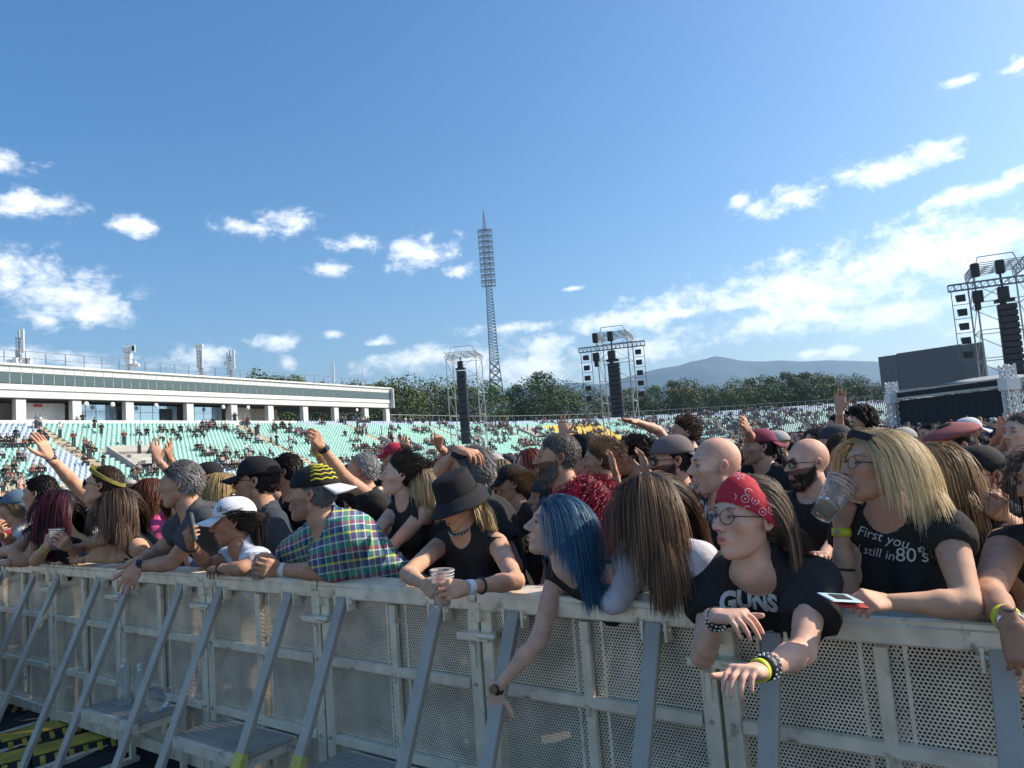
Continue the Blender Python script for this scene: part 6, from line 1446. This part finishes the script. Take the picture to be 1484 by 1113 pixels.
    P['pink'] = H('red brown haired woman in bright pink top', p=(214, 722), hh=54, Y=5.0, head=(168, -6, 0), sex='f', body=205, col=(.62, .10, .26), hair=dict(kind='long', col=((.10, .03, .015), (.16, .06, .03)), L=.18, n=800, back=.3), skin='b')
    P['claps'] = H('man in black cap raising both palms behind the grey haired man', p=(300, 694), hh=48, head=(180, 4, 0), body=205, hat=dict(kind='cap', col=BLK, back=True), skin='b', l=((250, 690, 'n'), (245, 662, 'n'), (243, 640, 'n'), 'open', (-.8, .3, 0)), r=((232, 690, 'n'), (226, 662, 'n'), (221, 630, 'n'), 'flat', (.6, -.6, 0)), q=2)
    P['beret'] = H('person in soft faded red cap behind the blonde woman', p=(1378, 648), hh=72, head=(186, -4, 0), body=205, skin='b', hat=dict(kind='beret', col=(.28, .09, .09), tilt=-8), hair=dict(kind='short', col=dark, n=300), col=(.05, .055, .06))
    P['capright'] = H('man in black cap and sunglasses with dark shirt, right side', p=(1418, 690), hh=78, Y=3.3, head=(192, -4, 0), body=215, skin='b', col=(.035, .04, .045), hat=dict(kind='cap', col=BLK), glasses='shades', stub=.5, hair=dict(kind='short', col=dark, n=300), r=((1400, 775, 'n'), (1440, 735, 'n'), (1452, 715, 'n'), 'fist', (0, .8, .2)), l=((1470, 770, 'n'), (1450, 745, 'n'), (1440, 725, 'n'), 'fist', (0, .8, .2)))
    P['stripecap'] = H('person in white and black cap clapping near the right edge', p=(1402, 628), hh=44, head=(184, 0, 0), body=205, skin='b', hat=dict(kind='cap', col=(.62, .62, .66), back=True), r=((1440, 650, 'n'), (1449, 628, 'n'), (1452, 606, 'n'), 'flat', (.8, 0, 0)), l=((1460, 645, 'n'), (1462, 624, 'n'), (1470, 602, 'n'), 'open', (-.8, 0, 0)), q=2)
    P['honey'] = H('woman with honey brown wavy hair just behind the blonde woman', p=(1352, 690), hh=84, Y=2.95, head=(170, -6, 0), sex='f', body=205, skin='b', hair=dict(kind='long', col=((.12, .07, .03), (.28, .17, .08)), hi=((.5, .33, .16), .3), L=.28, n=1100, wave=.8, back=.3))
    P['scarf'] = H('person with black hair covered by a dark scarf at the right', p=(1456, 680), hh=52, head=(186, 0, 0), body=205, sex='f', skin='b', hat=dict(kind='beret', col=(.02, .02, .03)), hair=dict(kind='short', col=dark, n=250), q=2)
    P['cropright'] = H('tall cropped man at the right edge looking left', p=(1482, 628), hh=62, head=(188, 4, 0), body=210, skin='c', buzz=(.6, .5, .45), hair=dict(kind='short', col=((.12, .09, .07), (.16, .12, .09)), n=300, L=.012, vol=.004))
    P['bigglass'] = H('person in large pale framed sunglasses at the right edge', p=(1490, 704), hh=74, head=(196, 0, 0), sex='f', body=215, skin='b', glasses='white', hair=dict(kind='pony', col=grey, n=500))
    k = P['blonde'].k
    mouth = P['blonde'].W((.108, 0, -.062)); c = at(1196, 738, mouth[1] - .02)
    upv = mouth + z3 * .012 - c; upv /= np.linalg.norm(upv); cup(mouth - upv * .150 + z3 * .012, upv, 'clear plastic cup tilted to the lips of the blonde woman', 1.15, .3, (.85, .72, .5))
    for nm, lab, dpx in (('bucket', 'clear plastic cup in the hands of the bucket hat woman', 0), ('plaid', 'clear plastic cup held by the plaid shirted man', 0), ('redhair', 'clear plastic cup held by the dark red haired woman', 0)):
        A = P[nm].A; c = (A['l']['W'] + A['l']['x'] * .09 * P[nm].k + A['r']['W'] + A['r']['x'] * .09 * P[nm].k) / 2
        if nm == 'bucket': c = (at_z(629, 855, 1.24) * .0 + c)
        cup(c - z3 * .06, (0.05, 0, 1), lab, 1.1, .62, (.75, .35, .25) if nm != 'bucket' else (.8, .7, .6))
    # held phone, cards
    a = P['whitecap'].A['r']; c = a['W'] + a['x'] * .11 * k - a['z'] * .03; rt = empty('mobile_phone', c, 'black phone held up by the white capped woman', 'phone'); q = MB(); ax = dirv(196, -8, 0); q.box((0, 0, .02), (.010, .078, .155), ax); q.build('phone_case', M['black'], rt, bevel=.004); q = MB(); q.box(ax[0] * -.006 + z3 * .02, (.002, .07, .14), ax); q.build('phone_screen', mat('phone_screen', (.10, .14, .16), .15), rt)
    a = P['blonde'].A['l']; c = a['W'] + a['x'] * .155 * k - a['z'] * .015
    for j, (cl, lab, dz) in enumerate((((.45, .60, .68), 'pale blue flat card held by the blonde woman, uppermost', .012), ((.45, .06, .05), 'red folded wallet held under the pale card by the blonde woman', 0))):
        rt = empty('card' if j == 0 else 'wallet', c + z3 * dz + a['x'] * (.03 if j == 0 else 0), lab, 'card' if j == 0 else 'wallet'); q = MB(); q.box((0, 0, 0), (.105 - .02 * j, .062, .003 + .004 * j), dirv(200 - 10 * j, 10, -12)); q.build('leaf' if j else 'card_face', cmat(cl, .4), rt, bevel=.002); q = MB(); q.box((0, 0, .0028 + .002 * j), (.05, .035, .002), dirv(200, 10, -12)); q.build('print', M['black'], rt)
    return P
PEOPLE = front()
HEROXY = [(float(p.hc[0]), float(p.hc[1])) for p in PEOPLE.values()]
# ------------------------------------------------------------------ the packed crowd behind
def crowd():
    T = []
    def tp(look, **k):
        k.setdefault('skin', 'b'); k.update(p=(700, 640), hc=(0, 0, 1.70), q=2, h=.026, Y=5.0, group='standing crowd behind the front rows')
        k['label'] = look + ' in the packed crowd behind the front rows'; k['skin'] = SK[k['skin']]; p = Person(k); T.append((p.root, look)); return p
    tp('short haired man', head=(180, 4, 0), body=190, hair=dict(kind='short', col=dark, n=260))
    tp('bald man with stubble', head=(176, 6, 0), body=200, buzz=(.9, .86, .83), stub=.5)
    tp('long haired woman', sex='f', head=(184, 2, 0), body=195, hair=dict(kind='long', col=((.5, .5, .5), (.7, .7, .7)), L=.30, n=420, back=.3))
    tp('man in a backwards cap', head=(180, 2, 0), body=200, hat=dict(kind='cap', col=(.05, .05, .06), back=True), hair=dict(kind='short', col=dark, n=160))
    tp('person with both arms raised', head=(180, 8, 0), body=180, arms='up', hair=dict(kind='short', col=dark, n=260))
    tp('person clapping overhead', head=(186, 8, 0), body=190, arms='clap', hair=dict(kind='up', col=brown, n=240, L=.03))
    tp('woman with tied back hair', sex='f', top='tank', head=(174, 4, 0), body=190, hair=dict(kind='bun', col=((.5, .5, .5), (.7, .7, .7)), n=260))
    tp('man in a sun cap', head=(190, 0, 0), body=205, hat=dict(kind='cap', col=(.4, .38, .36)), glasses='shades', stub=.4)
    tp('curly haired person', head=(178, 3, 0), body=200, hair=dict(kind='curly', col=((.4, .4, .4), (.5, .5, .5)), L=.10, n=240))
    r = random.Random(21); W_ = [5, 2, 5, 3, 1.5, 1, 2, 2, 1.2]
    shirts = [(.018, .018, .02)] * 9 + [(.05, .05, .055), (.6, .6, .6), (.55, .53, .5), (.3, .3, .32), (.35, .04, .05), (.06, .10, .25), (.5, .25, .3), (.15, .2, .3)]
    hairs = [(.08, .06, .05), (.12, .08, .06), (.25, .17, .11), (.75, .58, .36), (.5, .36, .2), (.4, .38, .36), (.3, .08, .05)]
    skins = [SK[c] for c in 'aabbbcd']; used = set(); P = list(HEROXY); n = 0
    cand = []
    o = .95
    while o < 46:
        st = .50 if o < 5 else .50 + (o - 5) * .075; s = -14 - o * .9
        while s < 16 + o * 1.9:
            cand.append((s + r.uniform(-.25, .25) * st, o + r.uniform(-.25, .25) * st)); s += st * (1.0 if o < 5 else 1.25)
        o += st
    for (s_, o_) in cand:
        q = bpt(s_, o_, 0)
        if q[1] < 1.2: continue
        px, py = proj((q[0], q[1], 1.75))
        if not (-60 < px < (1640 if o_ < 6 else 1545)): continue
        if o_ < 5 and min((q[0] - a) ** 2 + (q[1] - b) ** 2 for a, b in P) < .17 + .05 * (o_ > 2): continue
        if n >= 296: break
        P.append((q[0], q[1])); n += 1
        k = r.choices(range(len(T)), W_)[0]; look = T[k][1]
        if k not in used: root = T[k][0]; used.add(k)
        else: root = copy_tree(T[k][0])
        f = (q - CAM)[1]; base = .89 + .09 * r.random() if o_ > 3 else .83 + .06 * r.random()
        root.location = (q[0], q[1], 0); root.scale = (base, base, base); root.rotation_euler = (0, 0, r.gauss(0, .22))
        sc = r.choice(shirts); hc = r.choice(hairs); sk = r.choice(skins)
        for ch in root.children:
            nm = ch.name.split('.')[0]
            if nm in ('shirt', 'tank_top'): ch.color = (*sc, 1)
            elif nm == 'body': ch.color = (*sk, 1)
            elif nm.startswith('hair'): ch.color = (*hc, 1) if look in ('long haired woman', 'woman with tied back hair', 'curly haired person') else (1, 1, 1, 1)
    for k in range(len(T)):
        if k not in used:
            for ch in list(T[k][0].children): bpy.data.objects.remove(ch)
            bpy.data.objects.remove(T[k][0])
    print('crowd', n)
crowd()
# ------------------------------------------------------------------ people on the seats and far out on the field
def spectator(seated):
    m = MB(); S_, K, D, Hh = (1, 1, 1), (.5, .31, .22), (.05, .055, .08), (.05, .035, .03)
    z = .42 if seated else .88
    def ring(c, r1, r2, n=5): return [(c[0] + r1 * math.cos(2 * math.pi * i / n), c[1] + r2 * math.sin(2 * math.pi * i / n), c[2]) for i in range(n)]
    def stack(rs, col):
        vs = sum(rs, []); n = 5; fs = [(a * n + i, a * n + (i + 1) % n, (a + 1) * n + (i + 1) % n, (a + 1) * n + i) for a in range(len(rs) - 1) for i in range(n)]; fs += [tuple(range(n))[::-1], tuple(range((len(rs) - 1) * n, len(rs) * n))]; m.add(vs, fs, col)
    stack([ring((0, 0, z), .17, .12), ring((0, 0, z + .42), .23, .12), ring((0, 0, z + .52), .10, .08)], S_)
    stack([ring((0, .01, z + .50), .055, .055), ring((0, .02, z + .58), .075, .085), ring((0, .02, z + .68), .08, .095)], K); stack([ring((0, .0, z + .67), .088, .10), ring((0, .0, z + .74), .075, .085), ring((0, 0, z + .78), .03, .03)], Hh)
    for sg in (-1, 1):
        m.bar((sg * .24, 0, z + .44), (sg * .28, .12, z + .18), .08, col=S_); m.bar((sg * .28, .12, z + .18), (sg * .12, .30, z + .14), .065, col=K)
        if seated: m.bar((sg * .09, 0, z + .02), (sg * .11, .45, z + .04), .14, col=D); m.bar((sg * .11, .45, z + .04), (sg * .11, .42, .02), .11, col=D)
        else: m.bar((sg * .09, 0, z), (sg * .11, 0, .02), .14, col=D)
    return np.array(m.v), m.f, m.c
def stands():
    r = random.Random(5); sm = mat('spectator_clothes', (1, 1, 1), .9, objcol=True, spec=.2); km = mat('spectator_skin', (.5, .31, .22), .6); dm = mat('spectator_dark', (.04, .04, .05), .9); fm = mat('spectators', (1, 1, 1), .85, attr='tint', spec=.2)
    def proto(seated):
        V, F, C = spectator(seated); me = bpy.data.meshes.new('spectator'); me.from_pydata([tuple(v) for v in V], [], F)
        for q in (sm, km, dm): me.materials.append(q)
        for p, c in zip(me.polygons, C): p.material_index = 0 if c == (1, 1, 1) else (1 if c[0] > .3 else 2)
        return me
    ms, mt = proto(True), proto(False); cols = [(.02, .02, .02)] * 8 + [(.5, .5, .5), (.2, .19, .18), (.3, .3, .32), (.20, .06, .06), (.10, .12, .2), (.5, .36, .32), (.12, .12, .13), (.10, .09, .08)]
    spots = []
    for (i, row, p, kind, d, iv) in SEATS:
        if not iv: continue
        s = ps[i]; v = mnoise.noise(Vector((s * .16, row * .42, 3.3))) + .5 * mnoise.noise(Vector((s * .6, row * 1.1, 8)))
        dens = .36 + .010 * (row - 5) + (.16 if s > s_bld + 90 else 0) + (.16 if s > s_bld + 150 else 0) + (.15 if s < s_bld + 3 else 0)
        if v > .62 - dens and r.random() < .42: spots.append((p, nrm[i], True))
    # standing groups at the foot of the stand, on stairs and tunnels
    for a in AIS + [v for v, _ in VOM]:
        i = int(np.searchsorted(ps, a))
        if i >= len(path): continue
        for k in range(9):
            rw = r.uniform(-1, NR); p = row_pt(i, rw) + np.array([r.uniform(-.6, .6), r.uniform(-.6, .6), 0]); p[2] = TOPZ - max(0, math.floor(rw + .5)) * DZ; spots.append((p, nrm[i], False))
    for k in range(600):
        i = r.randrange(10, len(path) - 10); rr = NR * DR + r.uniform(1.5, 14) ** 1.0; p2 = path[i] + nrm[i] * rr; spots.append((np.array([p2[0], p2[1], 0.0]), nrm[i], False))
    spots = [q for q in spots if -30 < proj(q[0])[0] < 1510]
    spots.sort(key=lambda q: np.linalg.norm(q[0] - CAM)); near = [q for q in spots if q[2]][:230] + [q for q in spots if not q[2] and q[0][2] > .5][:65]; ids = {id(q) for q in near}
    for (p, n, seated) in near:
        o = bpy.data.objects.new('spectator', ms if seated else mt); link(o); a = math.atan2(n[1], n[0]) - math.pi / 2 + r.gauss(0, .3); o.location = p + np.array([n[0], n[1], 0]) * .12; o.rotation_euler = (0, 0, a); o.color = (*r.choice(cols), 1)
        tag(o, 'small spectator sitting among the seats of the left stand' if seated else 'small spectator standing on the stairs of the left stand', 'spectator', 'spectators in the left stand')
    Vs, F, C = spectator(True); Vt, Ft, Ct = spectator(False); VV = []; FF = []; CC = []; b = 0
    for q in spots:
        if id(q) in ids: continue
        p, n, seated = q; V = Vs if seated else Vt; a = math.atan2(n[1], n[0]) - math.pi / 2 + r.gauss(0, .3); c_, s_ = math.cos(a), math.sin(a); col = r.choice(cols); sc = r.uniform(.92, 1.05)
        X = V @ np.array([[c_, s_, 0], [-s_, c_, 0], [0, 0, 1]]) * sc + p + np.array([n[0], n[1], 0]) * .12; VV.append(X); FF += [tuple(i + b for i in f) for f in (F if seated else Ft)]; CC += [col if c == (1, 1, 1) else c for c in (C if seated else Ct)]; b += len(X)
    o = mesh_np('spectators', np.concatenate(VV), FF, fm, attrs={'tint': ('FACE', np.array(CC))}); tag(o, 'distant mass of tiny spectators along the far stands and the edge of the field', 'spectators', kind='stuff'); print('stands', len(spots))
    # field crowd between 25 and 120 m
    VV = []; FF = []; CC = []; b = 0
    for k in range(1700):
        px = r.uniform(-20, 1500); Y = 24 + 78 * r.random() ** 1.2; p = at(px, 650, Y); p = np.array([p[0], Y, 0])
        dd = np.min(np.linalg.norm(path[::12] - p[:2], axis=1))
        if dd < NR * DR + 6: continue
        V = Vt; a = math.pi / 2 + r.gauss(0, .5); c_, s_ = math.cos(a), math.sin(a); sc = r.uniform(.95, 1.1); X = V @ np.array([[c_, s_, 0], [-s_, c_, 0], [0, 0, 1]]) * sc + p; VV.append(X); FF += [tuple(i + b for i in f) for f in Ft]; col = r.choice(cols); hc = r.choice([(.05, .035, .03), (.05, .035, .03), (.3, .2, .1), (.5, .5, .5), (.12, .1, .1)]); CC += [col if c == (1, 1, 1) else (hc if c == (.05, .035, .03) else c) for c in Ct]; b += len(X)
    o = mesh_np('distant_crowd', np.concatenate(VV), FF, fm, attrs={'tint': ('FACE', np.array(CC))}); tag(o, 'distant standing crowd filling the field in front of the stands', 'crowd', kind='stuff')
stands()
# ------------------------------------------------------------------ haze over the valley
def haze():
    m = bpy.data.materials.new('haze'); m.use_nodes = True; nt = m.node_tree; nt.nodes.clear(); o = nt.nodes.new('ShaderNodeOutputMaterial'); v = nt.nodes.new('ShaderNodeVolumePrincipled')
    v.inputs['Color'].default_value = (.42, .68, 1.0, 1); v.inputs['Density'].default_value = 0.00013; v.inputs['Anisotropy'].default_value = .35; nt.links.new(v.outputs[0], o.inputs['Volume'])
    q = MB(); q.box((0, 2600, 349), (14000, 5900, 700)); b = q.build('haze', m); b['kind'] = 'stuff'
haze()
